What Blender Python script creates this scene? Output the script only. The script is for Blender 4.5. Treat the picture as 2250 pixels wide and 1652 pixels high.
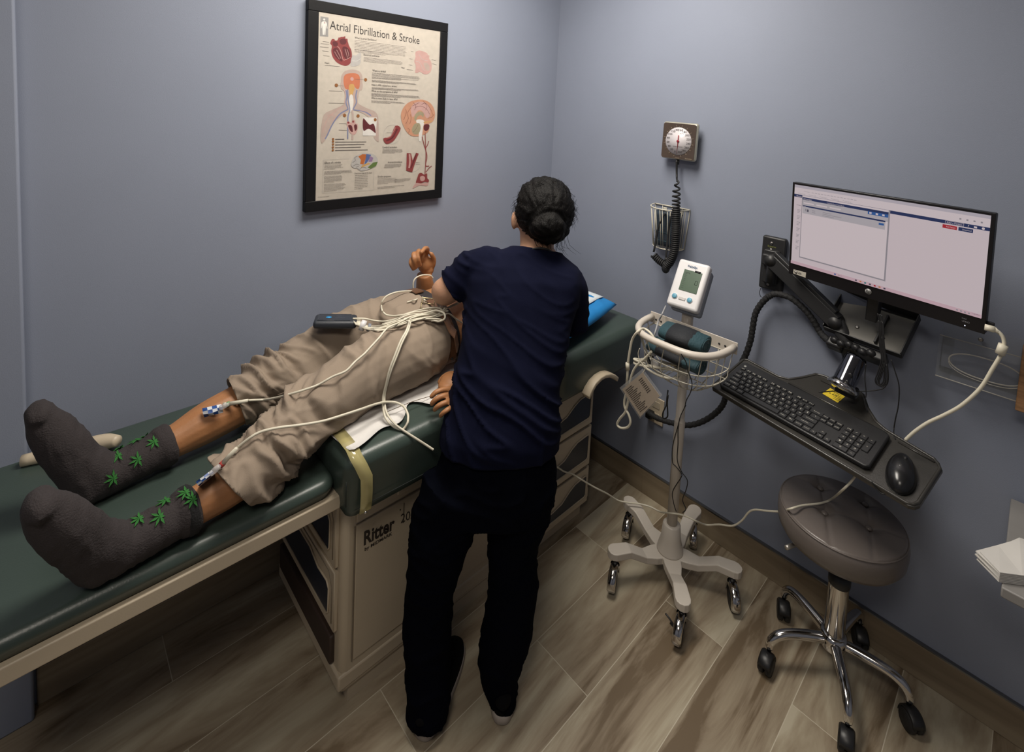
import bpy, bmesh, math, random
from mathutils import Vector, Matrix, noise
random.seed(7)
for o in list(bpy.data.objects): bpy.data.objects.remove(o)
SCN = bpy.context.scene; COL = SCN.collection
# ---------------------------------------------------------------- camera, world, lights, exposure
cd = bpy.data.cameras.new('camera'); cam = bpy.data.objects.new('camera', cd); COL.objects.link(cam); SCN.camera = cam
cd.sensor_fit = 'HORIZONTAL'; cd.sensor_width = 36; cd.lens = 17.780; cd.shift_x = 0; cd.shift_y = -0.22595
cd.clip_start = .02
cam.matrix_world = Matrix(((.683097,-.089686,.724799,1.7634),(.728737,.018238,-.684551,-1.9576),(.048176,.995803,.077816,1.70),(0,0,0,1)))
SCN.view_settings.view_transform = 'Standard'; SCN.view_settings.look = 'None'
SCN.view_settings.exposure = 0; SCN.view_settings.gamma = 1; SCN.view_settings.use_curve_mapping = False
wd = bpy.data.worlds.new('world'); SCN.world = wd; wd.use_nodes = True
wd.node_tree.nodes['Background'].inputs[0].default_value = (.6,.65,.8,1); wd.node_tree.nodes['Background'].inputs[1].default_value = .02
def area(name, loc, size, power, color, target):
    l = bpy.data.lights.new(name, 'AREA'); l.shape = 'RECTANGLE'; l.size, l.size_y = size; l.energy = power; l.color = color
    o = bpy.data.objects.new(name, l); COL.objects.link(o); o.location = loc
    o.rotation_euler = (Vector(target)-Vector(loc)).to_track_quat('-Z','Y').to_euler(); return o
area('ceiling_panel_lamp', (.72,-.95,2.545), (.5,1.0), 37, (1,.93,.83), (.72,-.95,0))
area('fill_lamp', (1.75,-2.35,2.545), (.5,.5), 14, (1,.91,.80), (1.75,-2.35,0))  # weaker fill light, added on the camera side to lift walls and floor
# ---------------------------------------------------------------- helpers
WM = {}
def rgb(r,g,b):
    f = lambda c: (c/255/12.92 if c/255 <= .04045 else ((c/255+.055)/1.055)**2.4)
    return (f(r),f(g),f(b))
MATS = {}
def mat(name, col, rough=.5, metal=0, bump=0, bscale=60, var=.06, vscale=8, spec=.5, stretch=(1,1,1), coat=0, emit=0, trans=0, alpha=1):
    if name in MATS: return MATS[name]
    m = bpy.data.materials.new(name); MATS[name] = m; m.use_nodes = True
    nt = m.node_tree; N = nt.nodes; L = nt.links; b = N['Principled BSDF']
    b.inputs['Roughness'].default_value = rough; b.inputs['Metallic'].default_value = metal
    b.inputs['Specular IOR Level'].default_value = spec
    b.inputs['Coat Weight'].default_value = coat
    if trans: b.inputs['Transmission Weight'].default_value = trans
    if alpha < 1: b.inputs['Alpha'].default_value = alpha
    tc = N.new('ShaderNodeTexCoord'); mp = N.new('ShaderNodeMapping'); mp.inputs['Scale'].default_value = stretch
    L.new(tc.outputs['Object'], mp.inputs[0])
    n = N.new('ShaderNodeTexNoise'); n.inputs['Scale'].default_value = vscale; n.inputs['Detail'].default_value = 4
    L.new(mp.outputs[0], n.inputs['Vector'])
    r = N.new('ShaderNodeValToRGB')
    r.color_ramp.elements[0].position = .3; r.color_ramp.elements[1].position = .7
    r.color_ramp.elements[0].color = (*[c*(1-var) for c in col],1); r.color_ramp.elements[1].color = (*[min(1,c*(1+var)) for c in col],1)
    L.new(n.outputs['Fac'], r.inputs[0]); L.new(r.outputs[0], b.inputs['Base Color'])
    if emit:
        b.inputs['Emission Strength'].default_value = emit; b.inputs['Emission Color'].default_value = (*col,1)
    if bump:
        n2 = N.new('ShaderNodeTexNoise'); n2.inputs['Scale'].default_value = bscale; n2.inputs['Detail'].default_value = 3
        L.new(mp.outputs[0], n2.inputs['Vector'])
        bp = N.new('ShaderNodeBump'); bp.inputs['Strength'].default_value = bump; bp.inputs['Distance'].default_value = .004
        L.new(n2.outputs['Fac'], bp.inputs['Height']); L.new(bp.outputs[0], b.inputs['Normal'])
    return m
def frame_m(O, yaw, tilt):
    r = Vector((math.cos(yaw),math.sin(yaw),0)); n = Vector((math.sin(yaw),-math.cos(yaw),0))
    u = Vector((0,0,1))*math.cos(tilt)-n*math.sin(tilt); w = r.cross(u)
    M = Matrix((r,u,w)).transposed().to_4x4(); M.translation = Vector(O); return M
def spline(pts, n=8, closed=False):
    P = [Vector(p) for p in pts]; out = []
    N = len(P); rng = N if closed else N-1
    for i in range(rng):
        if closed: a,b,c,d = P[(i-1)%N],P[i],P[(i+1)%N],P[(i+2)%N]
        else: a,b,c,d = P[max(i-1,0)],P[i],P[i+1],P[min(i+2,N-1)]
        for k in range(n):
            t = k/n
            out.append(.5*((2*b)+(c-a)*t+(2*a-5*b+4*c-d)*t*t+(3*b-a-3*c+d)*t*t*t))
    if not closed: out.append(P[-1])
    return out
TXT = {}
def text_geo(s, bold=0):
    k_ = s; s = (s, bold)
    if s not in TXT:
        c = bpy.data.curves.new('t','FONT'); c.body = k_; c.offset = bold; c.size = 1; c.resolution_u = 3
        o = bpy.data.objects.new('t', c); COL.objects.link(o)
        me = bpy.data.meshes.new_from_object(o.evaluated_get(bpy.context.evaluated_depsgraph_get()))
        vs = [v.co.copy() for v in me.vertices]; fs = [tuple(p.vertices) for p in me.polygons]
        bpy.data.objects.remove(o); bpy.data.curves.remove(c); bpy.data.meshes.remove(me)
        TXT[s] = (vs, fs)
    return TXT[s]
class MB:
    def __init__(s, M=None): s.bm = bmesh.new(); s.M = M or Matrix()
    def add(s, vs, fs, mat=0, smooth=False):
        V = [s.bm.verts.new(s.M @ Vector(v)) for v in vs]; F = []
        for f in fs:
            try:
                q = s.bm.faces.new([V[i] for i in f]); q.material_index = mat; q.smooth = smooth; F.append(q)
            except ValueError: pass
        return V, F
    def box(s, c, d, bev=0, mat=0, R=None, seg=2):
        x,y,z = [a/2 for a in d]; c = Vector(c)
        vs = [Vector(p) for p in ((-x,-y,-z),(x,-y,-z),(x,y,-z),(-x,y,-z),(-x,-y,z),(x,-y,z),(x,y,z),(-x,y,z))]
        if R is not None: vs = [R @ v for v in vs]
        V,F = s.add([c+v for v in vs], [(0,3,2,1),(4,5,6,7),(0,1,5,4),(1,2,6,5),(2,3,7,6),(3,0,4,7)], mat)
        if bev:
            E = list({e for f in F for e in f.edges})
            r = bmesh.ops.bevel(s.bm, geom=E, offset=bev, segments=seg, affect='EDGES', profile=.5)
            for f in r['faces']: f.material_index = mat; f.smooth = True
        return s
    def prism(s, out, z0, z1, mat=0, F=None, bev=0, seg=2, smooth=False):
        """2D outline (counter clockwise) extruded in local z; F maps local (x,y,z) on"""
        F = F or (lambda p: p); n = len(out)
        vs = [F(Vector((a[0],a[1],z0))) for a in out]+[F(Vector((a[0],a[1],z1))) for a in out]
        V,Fs = s.add(vs, [tuple(range(n-1,-1,-1)), tuple(range(n,2*n))]+[(i,(i+1)%n,n+(i+1)%n,n+i) for i in range(n)], mat)
        if smooth:
            for f in Fs[2:]: f.smooth = True
        if bev:
            E = list(set(list(Fs[0].edges)+list(Fs[1].edges)))
            r = bmesh.ops.bevel(s.bm, geom=E, offset=bev, segments=seg, affect='EDGES', profile=.5)
            for f in r['faces']: f.material_index = mat; f.smooth = True
        return s
    def loft(s, secs, mat=0, cap=True, seg=None):
        """secs: list of rings (lists of points)"""
        n = len(secs[0]); vs = [p for r in secs for p in r]; fs = []
        for i in range(len(secs)-1):
            for k in range(n): fs.append((i*n+k, i*n+(k+1)%n, (i+1)*n+(k+1)%n, (i+1)*n+k))
        if cap: fs += [tuple(range(n-1,-1,-1)), tuple((len(secs)-1)*n+k for k in range(n))]
        return s.add(vs, fs, mat, True)
    def tube(s, pts, r, seg=8, mat=0, sm=0, closed=False, cap=True):
        P = [Vector(p) for p in pts]; R = list(r) if hasattr(r,'__len__') else [r]*len(P)
        if sm:
            rr = [Vector((a,0,0)) for a in R]; P = spline(P, sm, closed); R = [a.x for a in spline(rr, sm, closed)]
        n = len(P); T = []
        for i in range(n):
            if closed: t = P[(i+1)%n]-P[i-1]
            else: t = P[min(i+1,n-1)]-P[max(i-1,0)]
            T.append(t.normalized() if t.length > 1e-9 else Vector((0,0,1)))
        a = T[0].orthogonal().normalized(); secs = []
        for i in range(n):
            a = (a-T[i]*a.dot(T[i])); a = a.normalized() if a.length > 1e-6 else T[i].orthogonal().normalized()
            b = T[i].cross(a)
            secs.append([P[i]+(a*math.cos(2*math.pi*k/seg)+b*math.sin(2*math.pi*k/seg))*R[i] for k in range(seg)])
        if closed: secs.append(secs[0]); cap = False
        s.loft(secs, mat, cap); return s
    def lathe(s, prof, O=(0,0,0), ax=(0,0,1), seg=24, mat=0):
        """prof: (radius, height) list; closed at both ends if radius > 0"""
        ax = Vector(ax).normalized(); a = ax.orthogonal().normalized(); b = ax.cross(a); O = Vector(O)
        s.loft([[O+ax*h+(a*math.cos(2*math.pi*k/seg)+b*math.sin(2*math.pi*k/seg))*max(r,1e-5) for k in range(seg)] for r,h in prof], mat); return s
    def ball(s, c, r, mat=0, seg=16, R=None):
        r = Vector(r) if hasattr(r,'__len__') else Vector((r,r,r)); c = Vector(c); secs = []
        for i in range(seg//2+1):
            th = math.pi*i/(seg//2); q = max(math.sin(th),1e-3)
            ring = []
            for k in range(seg):
                v = Vector((r.x*q*math.cos(2*math.pi*k/seg), r.y*q*math.sin(2*math.pi*k/seg), -r.z*math.cos(th)))
                ring.append(c+((R @ v) if R is not None else v))
            secs.append(ring)
        s.loft(secs, mat); return s
    def text(s, t, p0, p1, up, h=None, mat=0, bold=0):
        """text on the base line p0..p1, height along up"""
        vs, fs = text_geo(t, bold)
        if not vs: return s
        x0 = min(v.x for v in vs); x1 = max(v.x for v in vs); p0 = Vector(p0); d = Vector(p1)-p0; up = Vector(up).normalized()
        k = d.length/(x1-x0); h = h or k
        s.add([p0+d*((v.x-x0)/(x1-x0))+up*(v.y*h) for v in vs], fs, mat); return s
    def build(s, name, mats, parent=None, bev=0, sub=0, solid=0, norm=True, autos=None):
        if norm: bmesh.ops.recalc_face_normals(s.bm, faces=s.bm.faces[:])
        me = bpy.data.meshes.new(name)
        if parent is not None: s.bm.transform(WM[parent.name].inverted())
        s.bm.to_mesh(me); s.bm.free()
        for m in (mats if isinstance(mats,(list,tuple)) else [mats]): me.materials.append(m)
        o = bpy.data.objects.new(name, me); COL.objects.link(o)
        if parent is not None: o.parent = parent; WM[o.name] = WM[parent.name]
        else: WM[o.name] = Matrix()
        if bev:
            q = o.modifiers.new('b','BEVEL'); q.width = bev; q.segments = 2; q.limit_method = 'ANGLE'; q.harden_normals = False
        if sub:
            q = o.modifiers.new('s','SUBSURF'); q.levels = q.render_levels = sub
        if solid:
            q = o.modifiers.new('d','SOLIDIFY'); q.thickness = solid; q.offset = 0
        return o
def tag(o, label, cat, group=None):
    o['label'] = label; o['category'] = cat
    if group: o['group'] = group
    return o
def thing(name, label, cat, loc, M=None, group=None):
    o = bpy.data.objects.new(name, None); COL.objects.link(o); o.empty_display_size = .05
    M = M or Matrix.Translation(Vector(loc)); o.matrix_world = M; WM[o.name] = M.copy(); return tag(o, label, cat, group)
def struct(o): o['kind'] = 'structure'; return o
def ring2(c, w, h, rx, ry, e=2.0, seg=28):
    """superellipse ring around c spanned by w (half width rx) and h (half depth ry)"""
    c = Vector(c); w = Vector(w).normalized(); h = Vector(h); h = (h-w*h.dot(w)).normalized(); out = []
    for k in range(seg):
        a = 2*math.pi*k/seg; ca, sa = math.cos(a), math.sin(a)
        out.append(c+w*(rx*math.copysign(abs(ca)**(2/e),ca))+h*(ry*math.copysign(abs(sa)**(2/e),sa)))
    return out
def fuse(mb, voxel, smooth=4, fac=.5):
    """one continuous skin around every closed shape in mb"""
    bmesh.ops.recalc_face_normals(mb.bm, faces=mb.bm.faces[:])
    me = bpy.data.meshes.new('f'); mb.bm.to_mesh(me); mb.bm.free()
    o = bpy.data.objects.new('f', me); COL.objects.link(o)
    q = o.modifiers.new('r','REMESH'); q.mode = 'VOXEL'; q.voxel_size = voxel; q.adaptivity = 0
    if smooth: q = o.modifiers.new('s','SMOOTH'); q.factor = fac; q.iterations = smooth
    m2 = bpy.data.meshes.new_from_object(o.evaluated_get(bpy.context.evaluated_depsgraph_get()))
    bpy.data.objects.remove(o); bpy.data.meshes.remove(me)
    r = MB(); r.bm.from_mesh(m2); bpy.data.meshes.remove(m2)
    for f in r.bm.faces: f.smooth = True
    r.bm.normal_update(); return r
def displace(mb, fn):
    mb.bm.normal_update()
    D = [(v, v.normal*fn(v.co)) for v in mb.bm.verts]
    for v,d in D: v.co += d
def cut(mb, co, no, test=None):
    """open the skin beyond a plane (no points to the side removed)"""
    co = Vector(co); no = Vector(no).normalized()
    fs = [f for f in mb.bm.faces if test is None or test(f.calc_center_median())]
    vs = list({v for f in fs for v in f.verts}); es = list({e for f in fs for e in f.edges})
    bmesh.ops.bisect_plane(mb.bm, geom=vs+es+fs, plane_co=co, plane_no=no, clear_outer=False)
    rm = [f for f in mb.bm.faces if (f.calc_center_median()-co).dot(no) > 0 and (test is None or test(f.calc_center_median()))]
    bmesh.ops.delete(mb.bm, geom=rm, context='FACES')
# ---------------------------------------------------------------- materials
M_wall = mat('wall_paint', (.232,.258,.328), .62, bump=.10, bscale=420, var=.025, vscale=3, spec=.3)
M_ceil = mat('ceiling_paint', (.7,.7,.68), .8, bump=.1, bscale=200)
M_beige = mat('beige_plastic', (.50,.42,.31), .42, bump=.05, bscale=300, var=.03)
M_beige2 = mat('beige_seam', (.22,.18,.13), .5)
M_navy = mat('navy_panel', (.014,.020,.035), .35)
M_brown = mat('brown_step', (.035,.02,.014), .6)
M_vinyl = mat('green_vinyl', (.040,.058,.050), .36, bump=.08, bscale=260, var=.05, vscale=5, spec=.55)
M_black = mat('black_metal', (.018,.018,.019), .45, bump=.05, bscale=300)
M_blackp = mat('black_plastic', (.012,.012,.013), .4)
M_rubber = mat('black_rubber', (.010,.010,.011), .6, bump=.15, bscale=150)
M_chrome = mat('chrome', (.62,.60,.58), .12, metal=1, var=.02)
M_steel = mat('brushed_steel', (.35,.33,.31), .38, metal=1, stretch=(1,1,12))
M_white = mat('off_white_enamel', (.56,.51,.45), .38, bump=.03, bscale=200, var=.02)
M_whitep = mat('white_plastic', (.66,.65,.66), .35, var=.02)
M_grey = mat('grey_plastic', (.20,.22,.26), .45)
M_cable = mat('cream_cable', (.62,.58,.47), .45, var=.03)
M_wire = mat('cream_wire', (.58,.55,.46), .35, var=.02)

def floor_mat():
    m = bpy.data.materials.new('wood_look_tile'); m.use_nodes = True; nt = m.node_tree; N = nt.nodes; L = nt.links; b = N['Principled BSDF']
    tc = N.new('ShaderNodeTexCoord'); sx = N.new('ShaderNodeSeparateXYZ'); L.new(tc.outputs['Object'], sx.inputs[0])
    def m_(op, a, b_=None, c=None):
        n = N.new('ShaderNodeMath'); n.operation = op
        for i, v in enumerate((a,b_,c)):
            if v is None: continue
            if isinstance(v,(int,float)): n.inputs[i].default_value = v
            else: L.new(v, n.inputs[i])
        return n.outputs[0]
    u = m_('DIVIDE', m_('ADD', sx.outputs[0], -.585+4*.2033), .2033); col = m_('FLOOR', u); fu = m_('FRACT', u)
    odd = m_('MODULO', col, 2.0)
    v = m_('DIVIDE', m_('ADD', m_('ADD', sx.outputs[1], .383+8*.88), m_('MULTIPLY', odd, .438)), .88); row = m_('FLOOR', v); fv = m_('FRACT', v)
    cb = N.new('ShaderNodeCombineXYZ'); L.new(col, cb.inputs[0]); L.new(row, cb.inputs[1])
    wn = N.new('ShaderNodeTexWhiteNoise'); wn.noise_dimensions = '2D'; L.new(cb.outputs[0], wn.inputs['Vector'])
    # vein coordinates: stretched along the plank, shifted per plank
    sc = N.new('ShaderNodeVectorMath'); sc.operation = 'MULTIPLY'; L.new(tc.outputs['Object'], sc.inputs[0]); sc.inputs[1].default_value = (7.,1.1,1)
    of = N.new('ShaderNodeVectorMath'); of.operation = 'MULTIPLY_ADD'; L.new(wn.outputs['Color'], of.inputs[0]); of.inputs[1].default_value = (30,30,30); L.new(sc.outputs[0], of.inputs[2])
    nz = N.new('ShaderNodeTexNoise'); nz.inputs['Scale'].default_value = 1.0; nz.inputs['Detail'].default_value = 9; nz.inputs['Roughness'].default_value = .6; nz.inputs['Distortion'].default_value = 1.6
    L.new(of.outputs[0], nz.inputs['Vector'])
    wv = N.new('ShaderNodeTexWave'); wv.wave_type = 'BANDS'; wv.bands_direction = 'X'; wv.inputs['Scale'].default_value = .16; wv.inputs['Distortion'].default_value = 16; wv.inputs['Detail'].default_value = 7; wv.inputs['Detail Scale'].default_value = 1.2; wv.inputs['Detail Roughness'].default_value = .65
    L.new(of.outputs[0], wv.inputs['Vector'])
    f = m_('ADD', m_('MULTIPLY', nz.outputs['Fac'], .82), m_('MULTIPLY', wv.outputs['Fac'], .13))
    f = m_('ADD', f, m_('MULTIPLY', m_('SUBTRACT', wn.outputs['Value'], .5), .14))
    r = N.new('ShaderNodeValToRGB'); e = r.color_ramp.elements
    e[0].position = .34; e[0].color = (.150,.108,.066,1); e[1].position = .62; e[1].color = (.46,.41,.31,1)
    k = e.new(.42); k.color = (.27,.215,.150,1); k = e.new(.52); k.color = (.36,.305,.220,1)
    L.new(f, r.inputs[0])
    eu = m_('MULTIPLY', m_('MINIMUM', fu, m_('SUBTRACT', 1.0, fu)), .2033); ev = m_('MULTIPLY', m_('MINIMUM', fv, m_('SUBTRACT', 1.0, fv)), .88)
    g = m_('LESS_THAN', m_('MINIMUM', eu, ev), .0011)
    mx = N.new('ShaderNodeMix'); mx.data_type = 'RGBA'; L.new(g, mx.inputs[0]); L.new(r.outputs[0], mx.inputs[6]); mx.inputs[7].default_value = (.52,.47,.37,1)
    L.new(mx.outputs[2], b.inputs['Base Color']); b.inputs['Roughness'].default_value = .42
    bp = N.new('ShaderNodeBump'); bp.inputs['Strength'].default_value = .25; bp.inputs['Distance'].default_value = .002
    L.new(m_('SUBTRACT', m_('MULTIPLY', nz.outputs['Fac'], .6), g), bp.inputs['Height']); L.new(bp.outputs[0], b.inputs['Normal'])
    return m
def base_mat(axis):
    m = bpy.data.materials.new('baseboard_tile'); m.use_nodes = True; nt = m.node_tree; N = nt.nodes; L = nt.links; b = N['Principled BSDF']
    tc = N.new('ShaderNodeTexCoord'); mp = N.new('ShaderNodeMapping'); mp.inputs['Scale'].default_value = (1.6,9,14) if axis == 'x' else (9,1.6,14)
    L.new(tc.outputs['Object'], mp.inputs[0]); nz = N.new('ShaderNodeTexNoise'); nz.inputs['Scale'].default_value = 1; nz.inputs['Detail'].default_value = 8; nz.inputs['Distortion'].default_value = 1
    L.new(mp.outputs[0], nz.inputs['Vector']); r = N.new('ShaderNodeValToRGB'); e = r.color_ramp.elements
    e[0].position = .3; e[0].color = (.15,.11,.07,1); e[1].position = .7; e[1].color = (.31,.25,.17,1); L.new(nz.outputs['Fac'], r.inputs[0])
    L.new(r.outputs[0], b.inputs['Base Color']); b.inputs['Roughness'].default_value = .4; return m
# ---------------------------------------------------------------- the setting
b = MB(); b.box((1.6,-1.75,-.05),(3.6,4.0,.1)); struct(b.build('floor', floor_mat()))
b = MB(); b.box((1.6,-1.75,2.65),(3.6,4.0,.1)); struct(b.build('ceiling', M_ceil))
b = MB(); b.box((-.05,-.995,1.3),(.1,1.99,2.6)); struct(b.build('wall_left', M_wall))
b = MB(); b.box((1.6,.05,1.3),(3.4,.1,2.6)); struct(b.build('wall_right', M_wall))
b = MB(); b.box((3.3,-1.75,1.3),(.1,3.7,2.6)); struct(b.build('wall_near', M_wall))
b = MB(); b.box((1.6,-3.65,1.3),(3.4,.1,2.6)); struct(b.build('wall_behind', M_wall))
b = MB(); b.box((-.02,-2.8,1.3),(.14,1.62,2.6), bev=.006); struct(b.build('wall_return', M_wall))
b = MB(); b.box((1.62,-.006,.055),(3.2,.012,.11), bev=.002)
for x in (.655,1.265,1.875): b.box((x,-.0125,.055),(.002,.001,.108))
struct(b.build('baseboard_right', base_mat('x')))
b = MB(); b.box((.006,-1.0,.055),(.012,1.97,.11), bev=.002); struct(b.build('baseboard_left', base_mat('y')))
b = MB(); b.box((1.63,-.0062,.1125),(3.2,.0124,.005)); struct(b.build('trim_1', mat('metal_edge_trim',(.25,.25,.25),.35,metal=1)))
# ceiling light over the table, and a second panel added for the fill
for i,(x,y) in enumerate(((.72,-.95),(1.75,-2.35))):
    t = thing('ceiling_light', ('long flush ceiling light over the exam table','square flush ceiling panel added for the fill light')[i], 'light', (x,y,2.56))
    b = MB()
    ly = (1.0,.5)[i]
    for sx,sy,dx,dy in ((0,ly/2+.04,.62,.04),(0,-ly/2-.04,.62,.04),(.29,0,.04,ly+.04),(-.29,0,.04,ly+.04)): b.box((x+sx,y+sy,2.58),(dx,dy,.04),bev=.004)
    b.build('frame', M_whitep, t)
    b = MB(); b.box((x,y,2.585),(.54,ly+.04,.02)); b.build('diffuser', mat('lit_diffuser',(.95,.9,.8),.5,emit=1.2), t)
# ---------------------------------------------------------------- exam table
T = thing('exam_table', 'long exam table with dark green vinyl pads and beige drawer cabinet', 'exam table', (.33,-.83,0))
YF = -1.375; XS = .56
b = MB(); b.box((.33,-.832,.335),(.46,1.085,.59), bev=.018)
b.box((.33,-.832,.03),(.44,1.03,.06))
b.box((.33,-.832,.085),(.468,1.10,.045), bev=.006)
b.build('cabinet_body', M_beige, T)
b = MB(); b.box((.33,-.80,.640),(.50,1.16,.03), bev=.006); b.build('top_frame', mat('dark_frame',(.03,.028,.026),.5), T)
# side fascia plate with the seam and the small recessed cover
b = MB(); b.box((XS+.003,-.99,.335),(.006,.70,.40), bev=.002); b.box((XS+.003,-.99,.590),(.006,.70,.094), bev=.002)
b.box((XS+.0055,-1.345,.335),(.002,.003,.40), mat=1)
b.build('side_fascia', [M_beige,M_beige2], T)
b = MB(); b.box((XS+.0085,-1.16,.585),(.006,.115,.052), bev=.004); b.build('socket_cover', M_beige, T)
# side lettering
b = MB(); dk = mat('dark_brown_print',(.03,.022,.018),.5)
b.text('Ritter', (0.567,-1.318,0.466), (0.567,-1.222,0.46), (0,0,1), h=.056, bold=.03)
b.text('by MIDMARK', (0.567,-1.315,0.447), (0.567,-1.229,0.445), (0,0,1), h=.0135, bold=.02)
b.text('204', (0.567,-1.202,0.465), (0.567,-1.152,0.457), (0,0,1), h=.040)
b.box((XS+.0068,-1.192,.492),(.001,.0016,.062)); b.box((XS+.0068,-1.204,.508),(.001,.003,.003))
b.build('side_lettering', dk, T)
# drawers: frame with a wavy-topped dark window
def drawer(name, out, win, F, hollow, lip):
    d = MB(); d.prism(out, 0, .014, F=F, bev=.003); dr = d.build(name, M_beige, T)
    w = MB(); w.prism(win, .0142, .0155, F=F); w.build('window', M_navy, dr)
    l = MB(); l.tube([F(Vector((p[0],p[1],.016))) for p in win], .003, 6, closed=True); l.build('rim', M_beige, dr)
    g = MB(); g.tube([F(Vector((p[0],p[1],.014))) for p in lip], .0022, 6, mat=0); g.build('seam', M_beige2, dr)
FS = lambda p: Vector((XS-.002+p.z, p.x, p.y))
y0,y1 = -.625,-.30
for i,(zb,zt) in enumerate(((.405,.575),(.225,.395),(.060,.215))):
    h = zt-zb
    out = [(y0,zb),(y1,zb),(y1,zt),(y0,zt)]
    win = [(y0+.012,zb+.028),(y1-.026,zb+.030),(y1-.018,zb+.040),(y1-.016,zt-.040),(y1-.024,zt-.032),(y1-.09,zt-.036),(y1-.125,zt-.050),(y1-.17,zt-.078),(y1-.22,zt-.086),(y0+.012,zt-.088)]
    drawer('drawer', out, win, FS, 0, [(y0,zt+.004),(y1-.02,zt+.004)])
FE = lambda p: Vector((p.x, YF+.002-p.z, p.y))
x0,x1 = .115,.535
for i,(zb,zt) in enumerate(((.415,.600),(.225,.400))):
    out = [(x0,zb),(x1,zb),(x1,zt),(x0,zt)]
    win = [(x0+.014,zb+.028),(x1-.040,zb+.030),(x1-.030,zb+.042),(x1-.028,zt-.062),(x1-.042,zt-.048),(x1-.10,zt-.052),(x1-.16,zt-.030),(x1-.24,zt-.032),(x0+.014,zt-.030)]
    drawer('drawer', out, win, FE, 0, [(x1-.012,zb+.02),(x1-.012,zt-.05),(x1-.03,zt-.012),(x0,zt-.010)])
b = MB(); b.box((.32,YF-.004,.155),(.40,.02,.085), bev=.006); b.build('step', M_brown, T)
# pads
def pad(name, x0,x1,y0,y1,z0,z1,r,mt=M_vinyl,crown=.008,under=0, corner=None):
    d = MB(); nx,ny = 14,30; ex = .045
    # section stack: rounded box by superellipse profile
    rc = corner or r
    def outline(ins, z):
        o = []
        for cxx,cyy,a0 in ((x1-rc,y1-rc,0),(x0+rc,y1-rc,90),(x0+rc,y0+rc,180),(x1-rc,y0+rc,270)):
            for k in range(7):
                a = math.radians(a0+k*15); q = rc-ins
                if q < .002: q = .002
                o.append(Vector((cxx+math.cos(a)*q, cyy+math.sin(a)*q, z)))
        return o
    secs = [outline(.030,z0), outline(.012,z0+.002), outline(under,z0+.016), outline(under*.3,z0+(z1-z0)*.45)]
    n = 7
    for k in range(n+1):
        a = math.pi/2*k/n; secs.append(outline(r*(1-math.cos(a)), z1-crown-r*(1-math.sin(a))))
    base = secs[-1]; mx,my = (x0+x1)/2,(y0+y1)/2; hx,hy = (x1-x0)/2-r,(y1-y0)/2-r
    def inward(t):
        o = []
        for p in base:
            dx,dy = p.x-mx,p.y-my
            o.append(Vector((mx+dx*(1-t*.97*min(hx,hy)/hx), my+dy*(1-t*.97*min(hx,hy)/hy), z1-crown+crown*(1-(1-t)**2))))
        return o
    for k in (.03,.08,.16,.28,.42,.6,.8,1.0): secs.append(inward(k))
    V,F = d.loft(secs, cap=True)
    F[-1].smooth = True
    return d
d = pad('seat', .025,.672,-1.424,-.640,.655,.822,.030, under=.013, corner=.034); sp = d.build('seat_pad', M_vinyl, T)
b = MB(); b.tube([(.668,-1.423,z) for z in (.70,.73,.765)], .0012, 5); b.tube([(.6685,-1.4,.6800),(.672,-1.2,.6795),(.672,-.66,.6795)], .0012, 5); b.build('stitching', mat('dark_thread',(.008,.012,.011),.6), sp)
d = pad('back', .025,.672,-.640,-.092,.650,.830,.034, under=.006, corner=.045); d.build('back_pad', M_vinyl, T)
d = pad('leg', .030,.610,-2.10,-1.415,.690,.742,.022, under=.004, corner=.04, crown=.004); d.build('leg_pad', M_vinyl, T)
b = MB(); b.box((.603,-1.75,.672),(.016,.70,.036), bev=.003); b.box((.045,-1.75,.672),(.016,.70,.036), bev=.003); b.box((.32,-2.09,.672),(.56,.016,.036), bev=.003); b.box((.32,-1.75,.684),(.55,.68,.008))
b.build('leg_rest_frame', M_beige, T)
for x in (.17,.47):
    b = MB(); b.box((x,-1.50,.635),(.035,.42,.022),bev=.004); b.ball((x,-1.40,.63),(.022,.03,.022)); b.build('slide_rail', M_beige, T)
# paper roll guard at the head end
b = MB()
arc = [(-.505+.0,.652),(-.492,.672),(-.468,.692),(-.438,.702),(-.405,.703),(-.372,.695),(-.342,.680),(-.318,.660)]
inn = [(a+.012*(1 if a < -.42 else -1)*.6, z-.014) for a,z in arc]
secs = []
for (a,z),(ai,zi) in zip(arc, inn):
    secs.append([(.664,a,z),(.700,a,z),(.700,ai,zi),(.664,ai,zi)])
b.loft(secs); b.build('roll_guard', M_beige, T, bev=.003)
b = MB(); b.lathe([(.02,0),(.02,.03)], (.60,-.42,.664), (1,0,0), 16); b.build('hinge', M_black, T)
b = MB(); b.tube([(.075,-2.0,.752),(.10,-1.92,.756),(.125,-1.845,.760),(.15,-1.815,.764)], [.014,.017,.020,.013], 14, sm=4); b.build('stirrup_end', M_beige, T)
b = MB(); b.ball((.567,-1.045,.647),(.008,.022,.016)); b.ball((.567,-1.11,.640),(.008,.018,.018)); b.tube([(.567,-1.13,.640),(.570,-1.08,.636),(.570,-1.0,.65)],.004,6,sm=3); b.build('control_knob', M_black, T)
b = MB()
b.tube([(.33,YF,.06),(.33,YF-.02,.06)],.005)
b.bm.clear()
for fx,fy in ((.20,-.30),(.46,-.30),(.20,-1.33),(.46,-1.33)):
    b = MB(); b.box((fx,fy,.02),(.05,.05,.04)); b.build('foot', M_black, T)
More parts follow.
